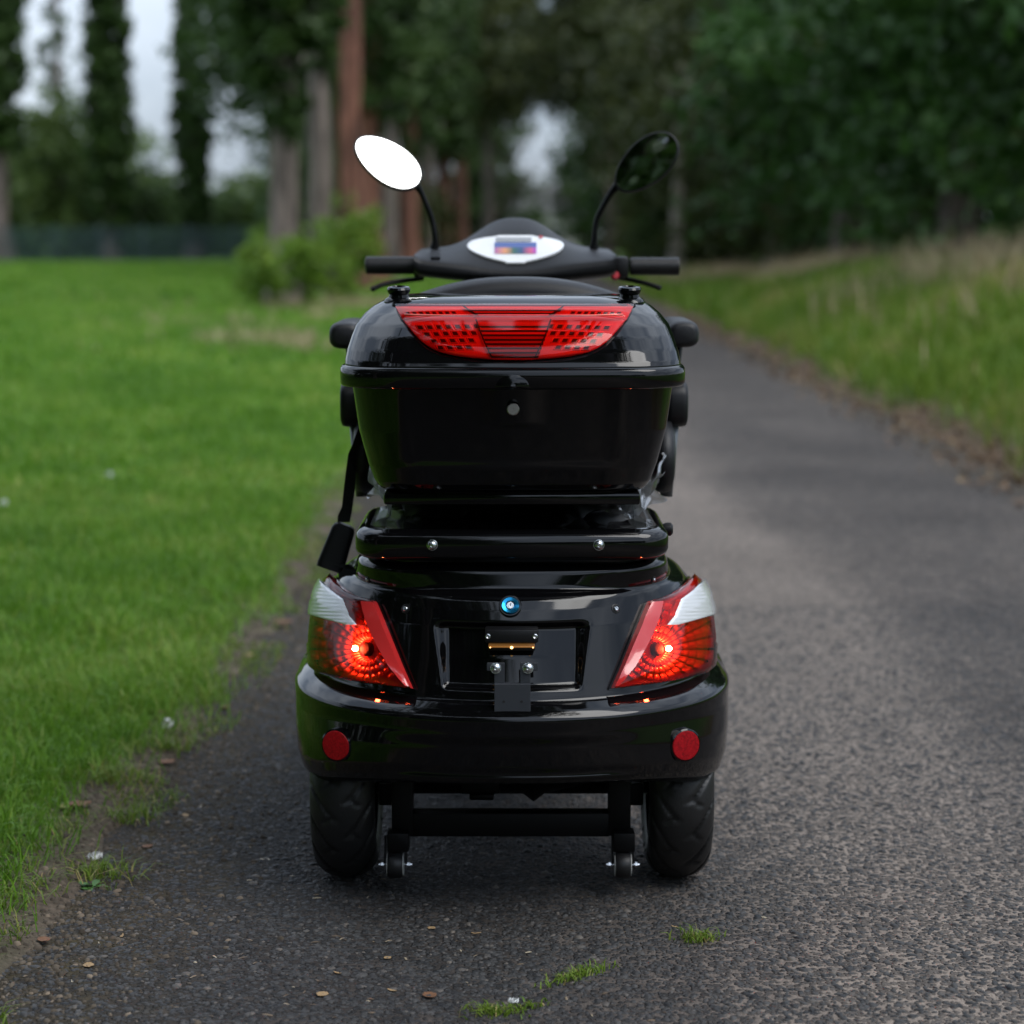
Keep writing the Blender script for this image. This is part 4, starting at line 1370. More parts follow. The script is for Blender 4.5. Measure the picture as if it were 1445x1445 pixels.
# fairing screws in dimples
for px, py, r_ in ((572.5, 859, 0.0045), (869, 859, 0.0045), (519, 818, 0.0035), (922, 818, 0.0035)):
    p, n_ = hit(BV, px, py)
    s = lathe('fairing_screw', [(r_ * 1.9, -0.004), (r_ * 1.9, 0.0007), (r_ * 1.5, 0.0012), (r_ * 1.3, 0.0006), (0, 0.0006)], p, n_, SATIN, scooter, 24, 30)
    lathe('screw_head', [(r_, 0.0), (r_, 0.0022), (r_ * 0.7, 0.0034), (r_ * 0.45, 0.0034), (r_ * 0.4, 0.0016), (0, 0.0016)], p, n_, BOLTM, s, 18, 30)

# plate lamp
yl = 0.032
c = at(722, 898, yl)
plamp = box('plate_lamp', (c.x, yl + 0.018, c.z), (0.090, 0.036, 0.023), SATIN, scooter, bev=0.003)
c2 = at(722, 913.5, yl)
box('amber_strip', (c2.x, yl + 0.016, c2.z), (0.078, 0.024, 0.0028), AMBER, plamp, bev=0.0008)
for dx_, r_ in ((0.0, 0.0026), (-0.036, 0.0011), (0.036, 0.0011)):
    lathe('festoon_glow', [(r_ * math.sin(t_), -r_ * math.cos(t_)) for t_ in np.linspace(0.05, math.pi - 0.05, 7)], (c2.x + dx_, yl + 0.0035, c2.z - 0.001), (1, 0, 0), emit_mat('festoon_filament', (1.0, 0.55, 0.18), 3.0), plamp, 12, 90)
box('lamp_foot', (c2.x, yl + 0.03, c2.z - 0.005), (0.080, 0.03, 0.008), SATIN, plamp, bev=0.002)
for px in (688.5, 755):
    q = at(px, 898, yl)
    lathe('lamp_screw', [(0.0045, 0), (0.0045, 0.0012), (0.003, 0.002), (0.0015, 0.0008), (0, 0.0008)], (q.x, yl + 0.0005, q.z), (0, -1, 0), BOLTM, plamp, 16, 30)

# plate bracket: folded plate with two lugs
yb = 0.012
def bpt(px, py, dy=0.0):
    q = at(px, py, yb)
    return (q.x, yb + dy, q.z)
outline = [(697.5, 966), (697.5, 948), (687, 947), (687, 936), (712, 936), (712, 966)]
bm = bmesh.new()
def plate(outl, y0, th):
    vs = [bm.verts.new(bpt(a, b, y0)) for a, b in outl]
    f = bm.faces.new(vs)
    r_ = bmesh.ops.extrude_face_region(bm, geom=[f])
    for v in [g for g in r_['geom'] if isinstance(g, bmesh.types.BMVert)]:
        v.co.y += th
plate(outline, 0.004, 0.0035)
plate([(1446 - a, b) for a, b in outline], 0.004, 0.0035)
plate([(697.5, 968), (748.5, 968), (748.5, 1023), (697.5, 1023)], -0.002, 0.0035)
plate([(697.5, 965), (748.5, 965), (748.5, 969), (697.5, 969)], -0.002, 0.012)
bmesh.ops.recalc_face_normals(bm, faces=bm.faces)
me = bpy.data.meshes.new('plate_bracket'); bm.to_mesh(me); bm.free()
brk = link('plate_bracket', me, PLATEM, scooter)
bv_ = brk.modifiers.new('edge', 'BEVEL'); bv_.width = 0.0008; bv_.segments = 2
for px in (699.5, 745):
    q = bpt(px, 943.5, 0.004)
    lathe('bolt', [(0.0095, 0), (0.0095, 0.0012), (0.0078, 0.0013), (0.0075, 0.003), (0.0050, 0.0052), (0.0025, 0.0058), (0.0018, 0.0042), (0, 0.0042)], q, (0, -1, 0.12), BOLTM, brk, 24, 30)
for px in (711, 736):
    q = bpt(px, 989.5, -0.0022)
    lathe('plate_hole', [(0.0022, 0.0), (0.0022, 0.0006), (0.0, 0.0006)], q, (0, -1, 0), WEB, brk, 14, 30)
# the tongue that carries the bracket
box('bracket_arm', (0, 0.04, 0.33), (0.05, 0.05, 0.006), STEELB, brk, bev=0.001)

# --- rack block under the box with two bolts
def rb(z, i, bow=0.02):
    return rrect(0.272 - i, 0.118 + i, 0.46, 0.055 - i * 0.5, z, 9, 10, 0, bow)
rack = loft('rack_block', [rb(0.549, 0.020), rb(0.551, 0.010), rb(0.556, 0.004), rb(0.565, 0.0), rb(0.584, 0.0), rb(0.592, 0.002), rb(0.598, 0.007), rb(0.602, 0.015), rb(0.6035, 0.026), rb(0.600, 0.034), rb(0.598, 0.06)], GLOSS, scooter)
BR = bvh_of([rack])
for px in (610, 845):
    p, n_ = hit(BR, px, 769)
    lathe('rack_bolt', [(0.0095, -0.002), (0.0095, 0.001), (0.0085, 0.0012), (0.008, 0.003), (0.0058, 0.0055), (0.003, 0.0066), (0.0025, 0.005), (0, 0.005)], p, n_, BOLTM, rack, 24, 30)
# turret between fairing and rack
loft('seat_turret', [rrect(0.235, 0.15, 0.66, 0.08, z, 8, 6) for z in (0.535, 0.556)], GLOSS, scooter)
tl = lathe('rack_knob', [(0.010, 0), (0.012, 0.006), (0.012, 0.014), (0.008, 0.018), (0, 0.018)], (0.268, 0.26, 0.585), (1, 0, 0), SATIN, scooter, 20)

# --- top box
def bx(z, hw, y0, y1, r_, bow=0.012):
    return rrect(hw, y0, y1, r_, z, 12, 22, 0.001, bow)
BT = [(0.664, (0.215, 0.150, 0.48, 0.06)), (0.666, (0.226, 0.130, 0.49, 0.07)), (0.672, (0.233, 0.118, 0.495, 0.078)), (0.684, (0.240, 0.108, 0.50, 0.082)), (0.713, (0.250, 0.095, 0.51, 0.088)),
      (0.774, (0.265, 0.080, 0.52, 0.092)), (0.842, (0.2735, 0.066, 0.53, 0.095)), (0.853, (0.2750, 0.064, 0.53, 0.095))]
rings = []
for z in zlist(BT, 0.673, 0.85, 0.003):
    hw, y0, y1, r_ = interp(BT, z)
    rg = []
    for (x, y_, zz) in bx(z, hw, y0, y1, r_):
        if y_ < 0.2:
            m_ = float(sstep(0, 0.018, 0.183 - abs(x))) * float(sstep(0, 0.018, z - 0.712)) * float(sstep(0, 0.02, 0.872 - z))
            y_ += 0.0035 * m_
            t_ = float(sstep(0, 0.016, 0.044 - abs(x))) * float(sstep(0, 0.012, z - 0.78))
            y_ -= 0.005 * t_
        rg.append((x, y_, zz))
    rings.append(rg)
tbox = loft('top_box', rings, GLOSS, scooter)
loft('box_rim', [bx(0.8495, 0.2845, 0.046, 0.54, 0.10), bx(0.8505, 0.2905, 0.040, 0.545, 0.10), bx(0.855, 0.2935, 0.037, 0.547, 0.10), bx(0.872, 0.2940, 0.036, 0.547, 0.10), bx(0.880, 0.2932, 0.037, 0.547, 0.10),
                 bx(0.8845, 0.2905, 0.040, 0.545, 0.10), bx(0.8855, 0.2855, 0.046, 0.54, 0.10)], GLOSS, tbox)
LT = [(0.884, (0.2870, 0.047, 0.54, 0.10)), (0.894, (0.2862, 0.053, 0.54, 0.10)), (0.912, (0.2830, 0.068, 0.535, 0.10)), (0.932, (0.2775, 0.088, 0.53, 0.10)), (0.952, (0.271, 0.115, 0.525, 0.10)), (0.969, (0.258, 0.145, 0.515, 0.095)),
      (0.982, (0.243, 0.172, 0.50, 0.09)), (0.990, (0.228, 0.192, 0.49, 0.08)), (0.9955, (0.210, 0.215, 0.475, 0.075)), (0.9985, (0.188, 0.240, 0.455, 0.07)), (0.9992, (0.15, 0.275, 0.42, 0.06))]
rings = []
for z in zlist(LT, 0.884, 0.998, 0.004):
    hw, y0, y1, r_ = interp(LT, z)
    rings.append(bx(z, hw, y0, y1, r_, 0.016))
lid = loft('lid', rings, GLOSS, tbox)
BL = bvh_of([lid])
box('box_base_plate', (0, 0.30, 0.655), (0.44, 0.34, 0.020), GLOSS, tbox, bev=0.004)
lathe('lock_cylinder', [(0.0105, -0.004), (0.0105, 0.003), (0.009, 0.0045), (0.002, 0.0045), (0.0018, 0.0035), (0, 0.0035)], at(724, 577.5, 0.046), (0, -1, 0.06), pmat('dull_lock_metal', (0.32, 0.30, 0.28), 0.4, metal=1.0), tbox, 28, 30)
# hasp bump in the rim
q = at(723, 541, 0.033)
V = []
hasp_r = []
for i in range(9):
    t_ = i / 8 * math.pi / 2
    hasp_r.append([(q.x + 0.036 * math.cos(t_) * math.cos(a), 0.036 - 0.016 * math.sin(t_) ** 0.8 * 1.0, q.z - 0.004 + 0.026 * math.cos(t_) * max(-0.15, math.sin(a))) for a in np.linspace(0, 2 * math.pi, 28, endpoint=False)])
loft('hasp', hasp_r, GLOSS, tbox)
# two round caps on the lid
for px in (562, 889):
    p = at(px, 430, 0.215)
    lathe('lid_cap', [(0.026, -0.012), (0.026, 0.0), (0.023, 0.004), (0.0175, 0.007), (0.0165, 0.012), (0.0195, 0.016), (0.0205, 0.021), (0.0185, 0.0245), (0.013, 0.0255), (0.011, 0.0235), (0, 0.0235)], (p.x, p.y + 0.02, p.z + 0.006), (0, -0.12, 1), GLOSS, tbox, 30, 30)

# --- brake lamp across the lid
B_L = [(434, 557), (440, 559), (452, 566), (462, 574), (474, 584), (484, 594), (493, 607), (500, 624), (505, 648), (508, 676), (510, 706)]
B_R = [(a, 1449 - b) for a, b in B_L]
brake = empty('brake_lamp', scooter)
patch('lamp_back', rows_of(B_L, B_R, 434.5, 509.5, 30), 44, BL, REDBACK, brake, lambda u, v: 0.003, skirt=False)
patch('lens', rows_of(B_L, B_R, 434, 510, 46), 60, BL, REDLENS, brake,
      lambda u, v: 0.0075 + 0.009 * (1 - abs(2 * u - 1) ** 6) * (1 - abs(2 * v - 1) ** 5) - 0.004 * math.exp(-((v - 0.25) / 0.035) ** 2))
# horizontal ribs in the middle, chrome behind the LEDs
V, F = [], []
def ribs(xl, xr, py0, py1, nrib, amp):
    NC = 20
    b0 = len(V)
    M_ = nrib * 4 + 1
    for i in range(M_):
        f = i / (M_ - 1)
        py = py0 + (py1 - py0) * f
        a, b = xl(f) + 1.5, xr(f) + 1.5
        for j in range(NC):
            p, n_ = hit(BL, a + (b - a) * j / (NC - 1), py)
            ph = (i % 4) / 4
            V.append(tuple(p + n_ * (0.0035 + amp * (1 - abs(2 * ph - 1)))))
    for i in range(M_ - 1):
        for j in range(NC - 1):
            F.append((b0 + i * NC + j, b0 + (i + 1) * NC + j, b0 + (i + 1) * NC + j + 1, b0 + i * NC + j + 1))
ribs(lambda f: 672 + 20 * f, lambda f: 776 - 18 * f, 459, 507, 8, 0.0045)
ribs(lambda f: 652 + 22 * f, lambda f: 796 - 22 * f, 438, 450, 3, 0.003)
me = mesh_from('ribs', V, F, False)
rib_o = link('ribs', me, [pmat('red_metallised_rib', (0.85, 0.12, 0.10), 0.22, metal=0.3), LEDDARK], brake)
for p_ in me.polygons:
    if (p_.index // 19) % 4 == 3:
        p_.material_index = 1
# LED cups: two lower clusters and the thin upper rows
V, F, V2, F2 = [], [], [], []
def cup(px, py, w_, h_, sl, wall=0.0045):
    """a stepped LED cup: bright upper lip and a dark well"""
    q = [(-1, -1), (1, -1), (1, 1), (-1, 1)]
    P_, n0 = [], None
    for sx_, sy_ in q:
        p, n_ = hit(BL, px + sx_ * w_ / 2 + sl * sy_, py + sy_ * h_ / 2)
        P_.append(p); n0 = n_
    c_ = sum(P_, Vector()) / 4
    b0 = len(V)
    for p in P_:
        V.append(tuple(p + n0 * 0.0032))
    for p in P_:
        V.append(tuple(c_ + (p - c_) * 0.86 + n0 * wall))
    for p in P_:
        V.append(tuple(c_ + (p - c_) * 0.60 + n0 * 0.0038))
    for r_ in range(2):
        for k in range(4):
            F.append((b0 + r_ * 4 + k, b0 + r_ * 4 + (k + 1) % 4, b0 + (r_ + 1) * 4 + (k + 1) % 4, b0 + (r_ + 1) * 4 + k))
    d0 = len(V2)
    for p in P_:
        V2.append(tuple(c_ + (p - c_) * 0.62 + n0 * 0.0040))
    F2.append((d0, d0 + 1, d0 + 2, d0 + 3))
for sgn in (-1, 1):
    for r_ in range(4):
        for k in range(7 - (1 if r_ == 3 else 0)):
            off = 52 + 13.2 * k + r_ * 2.2
            py = 463 + r_ * 9.6 + 0.05 * (k * 6)
            px = 724.5 + sgn * (off + r_ * 1.5)
            if abs(px - 724.5) > 724.5 - 1.5 - interp(B_L, py) - 12:
                continue
            cup(px, py, 11.5, 8.2, -sgn * 2.0)
    for k in range(8):
        px = 724.5 + sgn * (84 + 9.2 * k)
        cup(px, 444 + 0.1 * k, 8.2, 5.6, -sgn * 1.5, 0.0035)
me = mesh_from('led_cups', V, F, False); fix_normals(me)
link('led_cups', me, LEDBODY, brake)
for sgn in (-1, 1):
    for path_ in ([(52.5, 457), (43, 482), (31, 507)], [(72, 437), (60, 445), (50, 451)]):
        P_ = []
        for dx_, py in path_:
            p, n_ = hit(BL, 724.5 + sgn * dx_, py)
            P_.append(p + n_ * 0.0085)
        tube('cluster_wall', smooth_path(P_, 5), 0.0013, LEDDARK, brake, 8)
P_ = []
for k in range(25):
    px = 572 + 305 * k / 24
    p, n_ = hit(BL, px + 1.5 - 1, 453 + 2.5 * (1 - (2 * k / 24 - 1) ** 2))
    P_.append(p + n_ * 0.0125)
tube('crease_bar', P_, 0.0016, LEDBODY, brake, 8)
me = mesh_from('led_wells', V2, F2, False)
link('led_wells', me, LEDDARK, brake)

# --- seat
seat = empty('seat', scooter)
def arcz(x, zt, hw, drop):
    return zt - drop * abs(x / hw) ** 2.3
back = []
for y_, zt, hw, zb in ((0.545, 0.997, 0.200, 0.62), (0.548, 1.012, 0.216, 0.61), (0.565, 1.022, 0.226, 0.60), (0.595, 1.026, 0.230, 0.60), (0.625, 1.022, 0.226, 0.60), (0.645, 1.010, 0.214, 0.61), (0.65, 0.98, 0.20, 0.63)):
    rg = []
    for k in range(25):
        x = -hw + 2 * hw * k / 24
        rg.append((x + 0.012, y_, arcz(x, zt, hw, 0.050)))
    for k in range(25):
        x = hw - 2 * hw * k / 24
        rg.append((x + 0.012, y_, zb))
    back.append(rg)
loft('backrest', back, SEATM, seat)
loft('cushion', [rrect(0.225 - i, 0.50 + i, 1.00 - i, 0.08, z, 8, 6, 0.005) for z, i in ((0.60, 0.02), (0.61, 0.0), (0.675, 0.0), (0.692, 0.012), (0.70, 0.05))], SEATM, seat)
loft('seat_pan', [rrect(0.235, 0.49, 1.0, 0.06, z, 6, 4) for z in (0.575, 0.598)], SATIN, seat)
for s in (-1, 1):
    q = at(517 if s < 0 else 934, 640, 0.62)
    loft('side_bolster', [[(q.x + dx, 0.60 + 0.10 * math.cos(a) * f, q.z + 0.075 * math.sin(a) * f) for a in np.linspace(0, 2 * math.pi, 24, endpoint=False)]
                          for dx, f in ((-0.020, 0.7), (-0.014, 0.95), (0.0, 1.0), (0.014, 0.95), (0.020, 0.7))], SEATM, seat)
# armrests
for s, pxp, pyp, pxh, pyh in ((-1, 486, 474, 497, 570), (1, 965, 472, 954, 570)):
    arm = empty('armrest', scooter)
    q = at(pxp, pyp, 0.58)
    loft('pad', [[(q.x + 0.031 * f * math.copysign(abs(math.cos(a)) ** 0.7, math.cos(a)), y_, q.z + 0.026 * f * math.copysign(abs(math.sin(a)) ** 0.7, math.sin(a))) for a in np.linspace(0, 2 * math.pi, 28, endpoint=False)]
                 for y_, f in ((0.575, 0.55), (0.578, 0.8), (0.588, 0.96), (0.605, 1.0), (0.80, 1.0), (0.84, 0.95), (0.855, 0.7))], SEATM, arm)
    h_ = at(pxh, pyh, 0.60)
    tube('arm_tube', smooth_path([(q.x - s * 0.006, 0.66, q.z - 0.02), (h_.x - s * 0.004, 0.62, q.z - 0.09), (h_.x - s * 0.004, 0.60, h_.z)]), 0.011, STEELB, arm)
    loft('hinge_cover', [[(h_.x + dx, 0.60 + 0.040 * math.cos(a) * f, h_.z + 0.044 * math.copysign(abs(math.sin(a)) ** 0.6, math.sin(a)) * f) for a in np.linspace(0, 2 * math.pi, 26, endpoint=False)]
                         for dx, f in ((-0.021, 0.8), (-0.018, 0.96), (-0.01, 1.0), (0.01, 1.0), (0.018, 0.96), (0.021, 0.8))], SATIN, arm)
    t0 = at(pxh + s * -4, 605, 0.60); t1 = at(pxh - s * 14, 700, 0.60)
    tube('arm_post', [(t0.x, 0.60, t0.z + 0.02), (t1.x, 0.60, t1.z)], 0.012, pmat('grey_tube_paint', (0.16, 0.17, 0.18), 0.4, metal=0.5), arm)


# crinkled clear film left on the seat
def film(name, p0, du, dv, nu, nv, amp, seed, curl):
    rng = np.random.default_rng(seed)
    off = rng.normal(0, 1, (nv, nu, 3))
    for _ in range(3):
        off = (off + np.roll(off, 1, 0) + np.roll(off, 1, 1) + np.roll(off, -1, 0)) / 4 * 1.6
    V, F = [], []
    for j in range(nv):
        for i in range(nu):
            u, v = i / (nu - 1), j / (nv - 1)
            p = Vector(p0) + Vector(du) * u + Vector(dv) * v + Vector(curl) * math.sin(u * math.pi) * math.sin(v * 2.2)
            p += Vector(off[j, i]) * amp
            V.append(tuple(p))
    for j in range(nv - 1):
        for i in range(nu - 1):
            F.append((j * nu + i, j * nu + i + 1, (j + 1) * nu + i + 1, (j + 1) * nu + i))
    me = mesh_from(name, V, F, True)
    o = link(name, me, WRAP, seat)
    sd_ = o.modifiers.new('smooth', 'SUBSURF'); sd_.levels = 2; sd_.render_levels = 2
    return o
for s in (-1, 1):
    xo = 0.245 * s + (0.012 if s > 0 else -0.002)
    o = film('plastic_film', (xo - 0.030 * s, 0.33, 0.604), (0.052 * s, 0.02, 0.078), (0.004 * s, 0.28, 0.01), 9, 16, 0.0065, 5 + s, (0.02 * s, 0, 0.012))
    o = film('plastic_film', (xo - 0.065 * s, 0.34, 0.603), (0.075 * s, 0.0, 0.028), (0.0, 0.20, 0.022), 11, 12, 0.006, 15 + s, (0.01 * s, 0, 0.014))
film('plastic_film', (-0.20, 0.30, 0.606), (0.42, 0, 0.0), (0, 0.20, 0.03), 36, 9, 0.0045, 33, (0, 0, 0.006))

# seat belt hanging at the lawn side
belt = empty('seat_belt', scooter)
def strap(name, pxs_, w0, mat, parent, y_=0.50, th=0.003):
    V, F = [], []
    for (px, py, wpx, tw) in pxs_:
        a = at(px - wpx / 2, py, y_ - tw); b = at(px + wpx / 2, py, y_ + tw)
        V += [tuple(a), tuple(b), (b.x, b.y + th, b.z), (a.x, a.y + th, a.z)]
    n_ = len(pxs_)
    for i in range(n_ - 1):
        for k in range(4):
            F.append((i * 4 + k, i * 4 + (k + 1) % 4, (i + 1) * 4 + (k + 1) % 4, (i + 1) * 4 + k))
    F += [(0, 1, 2, 3), tuple((n_ - 1) * 4 + k for k in range(4))[::-1]]
    me = mesh_from(name, V, F, False); fix_normals(me)
    return link(name, me, mat, parent)
strap('webbing', [(512, 600, 10, 0.01), (503, 628, 12, 0.01), (497, 640, 11, 0.01), (495, 665, 14, 0.008), (493, 690, 16, 0.006), (490, 715, 15, 0.004), (486, 728, 19, 0.0), (485, 737, 17, 0.0)], 1, WEB, belt)
ba, bb = at(487, 740, 0.50), at(465, 803, 0.49)
dv = (bb - ba)
dirn = dv.normalized()
rotm = Matrix((dirn.cross(Vector((0, -1, 0))).normalized(), Vector((0, 1, 0)), dirn)).transposed()
rings = []
for t_, hw in ((0.0, 0.012), (0.03, 0.019), (0.12, 0.0225), (0.5, 0.0245), (0.9, 0.0265), (1.0, 0.0255)):
    c_ = ba + dv * t_
    xx = rotm @ Vector((1, 0, 0))
    rings.append([c_ + xx * (hw * math.copysign(abs(math.cos(a)) ** 0.45, math.cos(a))) + Vector((0, 0.011 * math.copysign(abs(math.sin(a)) ** 0.6, math.sin(a)), 0)) for a in np.linspace(0, 2 * math.pi, 24, endpoint=False)])
loft('buckle', rings, SATIN, belt, sharp=40)
strap('belt_tail', [(480, 797, 14, 0.0), (492, 801, 20, 0.004), (505, 798, 22, 0.008), (516, 792, 20, 0.01)], 1, WEB, belt, y_=0.47)

# --- dashboard and handlebar
YD = 1.10
dash = None
DX = 0.007
secs = []
for k in range(41):
    u = -1 + 2 * k / 40
    x = u * 0.214
    au = abs(u)
    hood = math.exp(-(au / 0.46) ** 2.6)
    ztop = 1.078 + 0.064 * hood - 0.004 * au ** 6
    zbot = 1.006 + 0.014 * au ** 2
    if au > 0.97:
        ztop -= 0.006; zbot += 0.006
    prof = [(1.045, zbot + 0.004), (1.035, zbot + 0.018), (1.045 + 0.01 * hood, zbot + 0.036), (1.105 + 0.03 * hood, zbot + 0.036 + (ztop - zbot - 0.036) * 0.62), (1.17 + 0.03 * hood, ztop - 0.004), (1.20 + 0.03 * hood, ztop), (1.235 + 0.03 * hood, ztop - 0.012), (1.25, zbot + 0.03), (1.22, zbot), (1.10, zbot - 0.002)]
    # closed Catmull-Rom through the profile
    P4 = []
    m_ = len(prof)
    for i in range(m_):
        p0, p1, p2, p3 = [Vector((*prof[(i + o_) % m_], 0)) for o_ in (-1, 0, 1, 2)]
        for s in (0, 0.25, 0.5, 0.75):
            P4.append(0.5 * ((2 * p1) + (p2 - p0) * s + (2 * p0 - 5 * p1 + 4 * p2 - p3) * s * s + (3 * p1 - p0 - 3 * p2 + p3) * s ** 3))
    secs.append([(x + DX, p.x, p.y) for p in P4])
dash = loft('dashboard', secs, SATIN, scooter, sharp=50)
BD = bvh_of([dash])
EY_T = [(u_, 346 - 13 * (1 - abs(2 * u_ - 1) ** 1.8)) for u_ in np.linspace(0, 1, 21)]
rows = []
NRW = 22
def eye_rows(x0, x1, top, bot, n_):
    """rows of a lens with pointed ends"""
    out = []
    for i in range(n_):
        py = top + (bot - top) * i / (n_ - 1)
        f = (py - 349) / (bot - 349) if py > 349 else (349 - py) / (349 - top)
        hw = (x1 - x0) / 2 * (1 - min(1, f) ** (1.7 if py > 349 else 2.4)) ** (0.75 if py > 349 else 0.6)
        hw = max(hw, 22 if py < 349 else 14)
        out.append((py, (x0 + x1) / 2 - hw, (x0 + x1) / 2 + hw))
    return out
pan = patch('instrument_panel', eye_rows(660, 795, 334, 372.5, 24), 26, BD, PANELW, dash, lambda u, v: 0.004)
patch('screen', [(345 + 15.5 * i / 7, 698, 757) for i in range(8)], 12, BD, SCREEN, dash, lambda u, v: 0.0058, skirt=False)
patch('grey_readout', [(338 + 5.5 * i / 3, 700, 750) for i in range(4)], 8, BD, pmat('grey_lcd', (0.35, 0.36, 0.38), 0.2), dash, lambda u, v: 0.0058, skirt=False)
patch('red_telltale', [(336 + 3 * i / 2, 760, 765) for i in range(3)], 4, BD, REDPL, dash, lambda u, v: 0.006, skirt=False)
patch('dash_switch', [(357 + 9 * i / 4, 608, 621) for i in range(5)], 5, BD, STEELB, dash, lambda u, v: 0.005)

bar = empty('handlebar', scooter)
for s, e0, e1, py in ((-1, 515.5, 598, 374.5), (1, 888, 957, 376)):
    a, b = at(e0, py, 1.13), at(e1, py, 1.13)
    N = 12
    pts = [a + (b - a) * k / N for k in range(N + 1)]
    o = lathe('grip', [(0.012, 0), (0.0185, 0.002)] + [(0.0192 + (0.0006 if k % 2 else -0.0006), 0.004 + (b - a).length * 0.98 * k / 30) for k in range(31)] + [(0.012, (b - a).length)], a, b - a, RUBBER, bar, 26, 50)
    for i_ in range(9):
        pass
ga, gb = at(592, 374, 1.13), at(868, 376, 1.13)
tube('crossbar', [ga, gb], 0.011, STEELB, bar)
q = at(876, 377, 1.12)
hs = box('switch_housing', (q.x, 1.13, q.z), (0.034, 0.05, 0.046), SATIN, bar, bev=0.008)
q2 = at(868, 390, 1.10)
lathe('stop_button', [(0.009, 0), (0.009, 0.008), (0.007, 0.011), (0, 0.011)], (q2.x, 1.107, q2.z), (0, -1, 0.3), REDPL, bar, 20)
q = at(590, 376, 1.12)
box('lever_clamp', (q.x, 1.13, q.z), (0.020, 0.045, 0.048), SATIN, bar, bev=0.007)
for pts in ([(596, 393, 1.15), (565, 397, 1.12), (540, 402, 1.10), (524, 409, 1.09)], [(872, 391, 1.15), (895, 396, 1.12), (915, 401, 1.10), (933, 407, 1.09)]):
    P_ = smooth_path([at(*p) for p in pts], 6)
    tube('brake_lever', P_, [0.0075] * (len(P_) - 2) + [0.0085, 0.006], STEELB, bar, 12, 0.7)

# mirrors
def mirror(cpx, cpy, y_, a_, b_, rot, nrm, stem):
    m_ = empty('wing_mirror', scooter)
    n_ = Vector(nrm).normalized()
    c_ = at(cpx, cpy, y_)
    ux = Vector((1, 0, 0)); ux = (ux - n_ * ux.dot(n_)).normalized(); uy = n_.cross(ux)
    if uy.z < 0:
        uy = -uy
    ex = ux * math.cos(rot) + uy * math.sin(rot); ey = -ux * math.sin(rot) + uy * math.cos(rot)
    def ring(f, h):
        return [c_ + ex * (a_ * f * math.cos(t)) + ey * (b_ * f * math.sin(t) * (1 + 0.12 * math.cos(t))) + n_ * h for t in np.linspace(0, 2 * math.pi, 48, endpoint=False)]
    loft('mirror_shell', [ring(0.93, 0.001), ring(0.985, 0.004), ring(1.03, 0.002), ring(1.03, -0.006), ring(0.9, -0.018), ring(0.5, -0.026)], SATIN, m_)
    loft('mirror_glass', [ring(0.975, 0.0015), ring(0.97, 0.0032), ring(0.5, 0.0037)], MIRROR, m_, sharp=30)
    P_ = smooth_path([at(*p) for p in stem], 8)
    k = len(P_)
    tube('stem', P_, [0.0062 + 0.006 * math.exp(-((k - 1 - i) / 6) ** 2) + 0.004 * math.exp(-(i / 4) ** 2) for i in range(k)], STEELB, m_)
    return m_
mirror(547, 229, 1.15, 0.081, 0.0475, R(-33), (0.22, -0.86, 0.42), [(613, 350, 1.185), (614, 336, 1.18), (610, 312, 1.18), (602, 290, 1.175), (592, 268, 1.17), (583, 258, 1.165)])
mirror(911.5, 230, 1.15, 0.080, 0.047, R(40), (-0.22, -0.955, 0.22), [(838, 350, 1.185), (839, 336, 1.18), (842, 312, 1.18), (852, 290, 1.175), (864, 270, 1.17), (876, 258, 1.165)])

# steering column, floor and front end (mostly hidden behind the box)
tube('steering_column', [(0, 1.16, 1.0), (0, 1.30, 0.55), (0, 1.38, 0.36)], [0.045, 0.05, 0.055], SATIN, scooter)
loft('floor_deck', [rrect(0.27 - i, 0.72, 1.38, 0.06, z, 6, 4) for z, i in ((0.215, 0.02), (0.22, 0.0), (0.25, 0.0), (0.256, 0.01))], SATIN, scooter)
ff = []
for z, hw, y0, y1 in ((0.26, 0.14, 1.30, 1.72), (0.36, 0.17, 1.33, 1.74), (0.52, 0.20, 1.30, 1.66), (0.70, 0.19, 1.24, 1.52), (0.86, 0.16, 1.19, 1.40), (0.98, 0.12, 1.16, 1.30)):
    ff.append(rrect(hw, y0, y1, 0.09, z, 8, 5))
loft('front_fairing', ff, GLOSS, scooter)


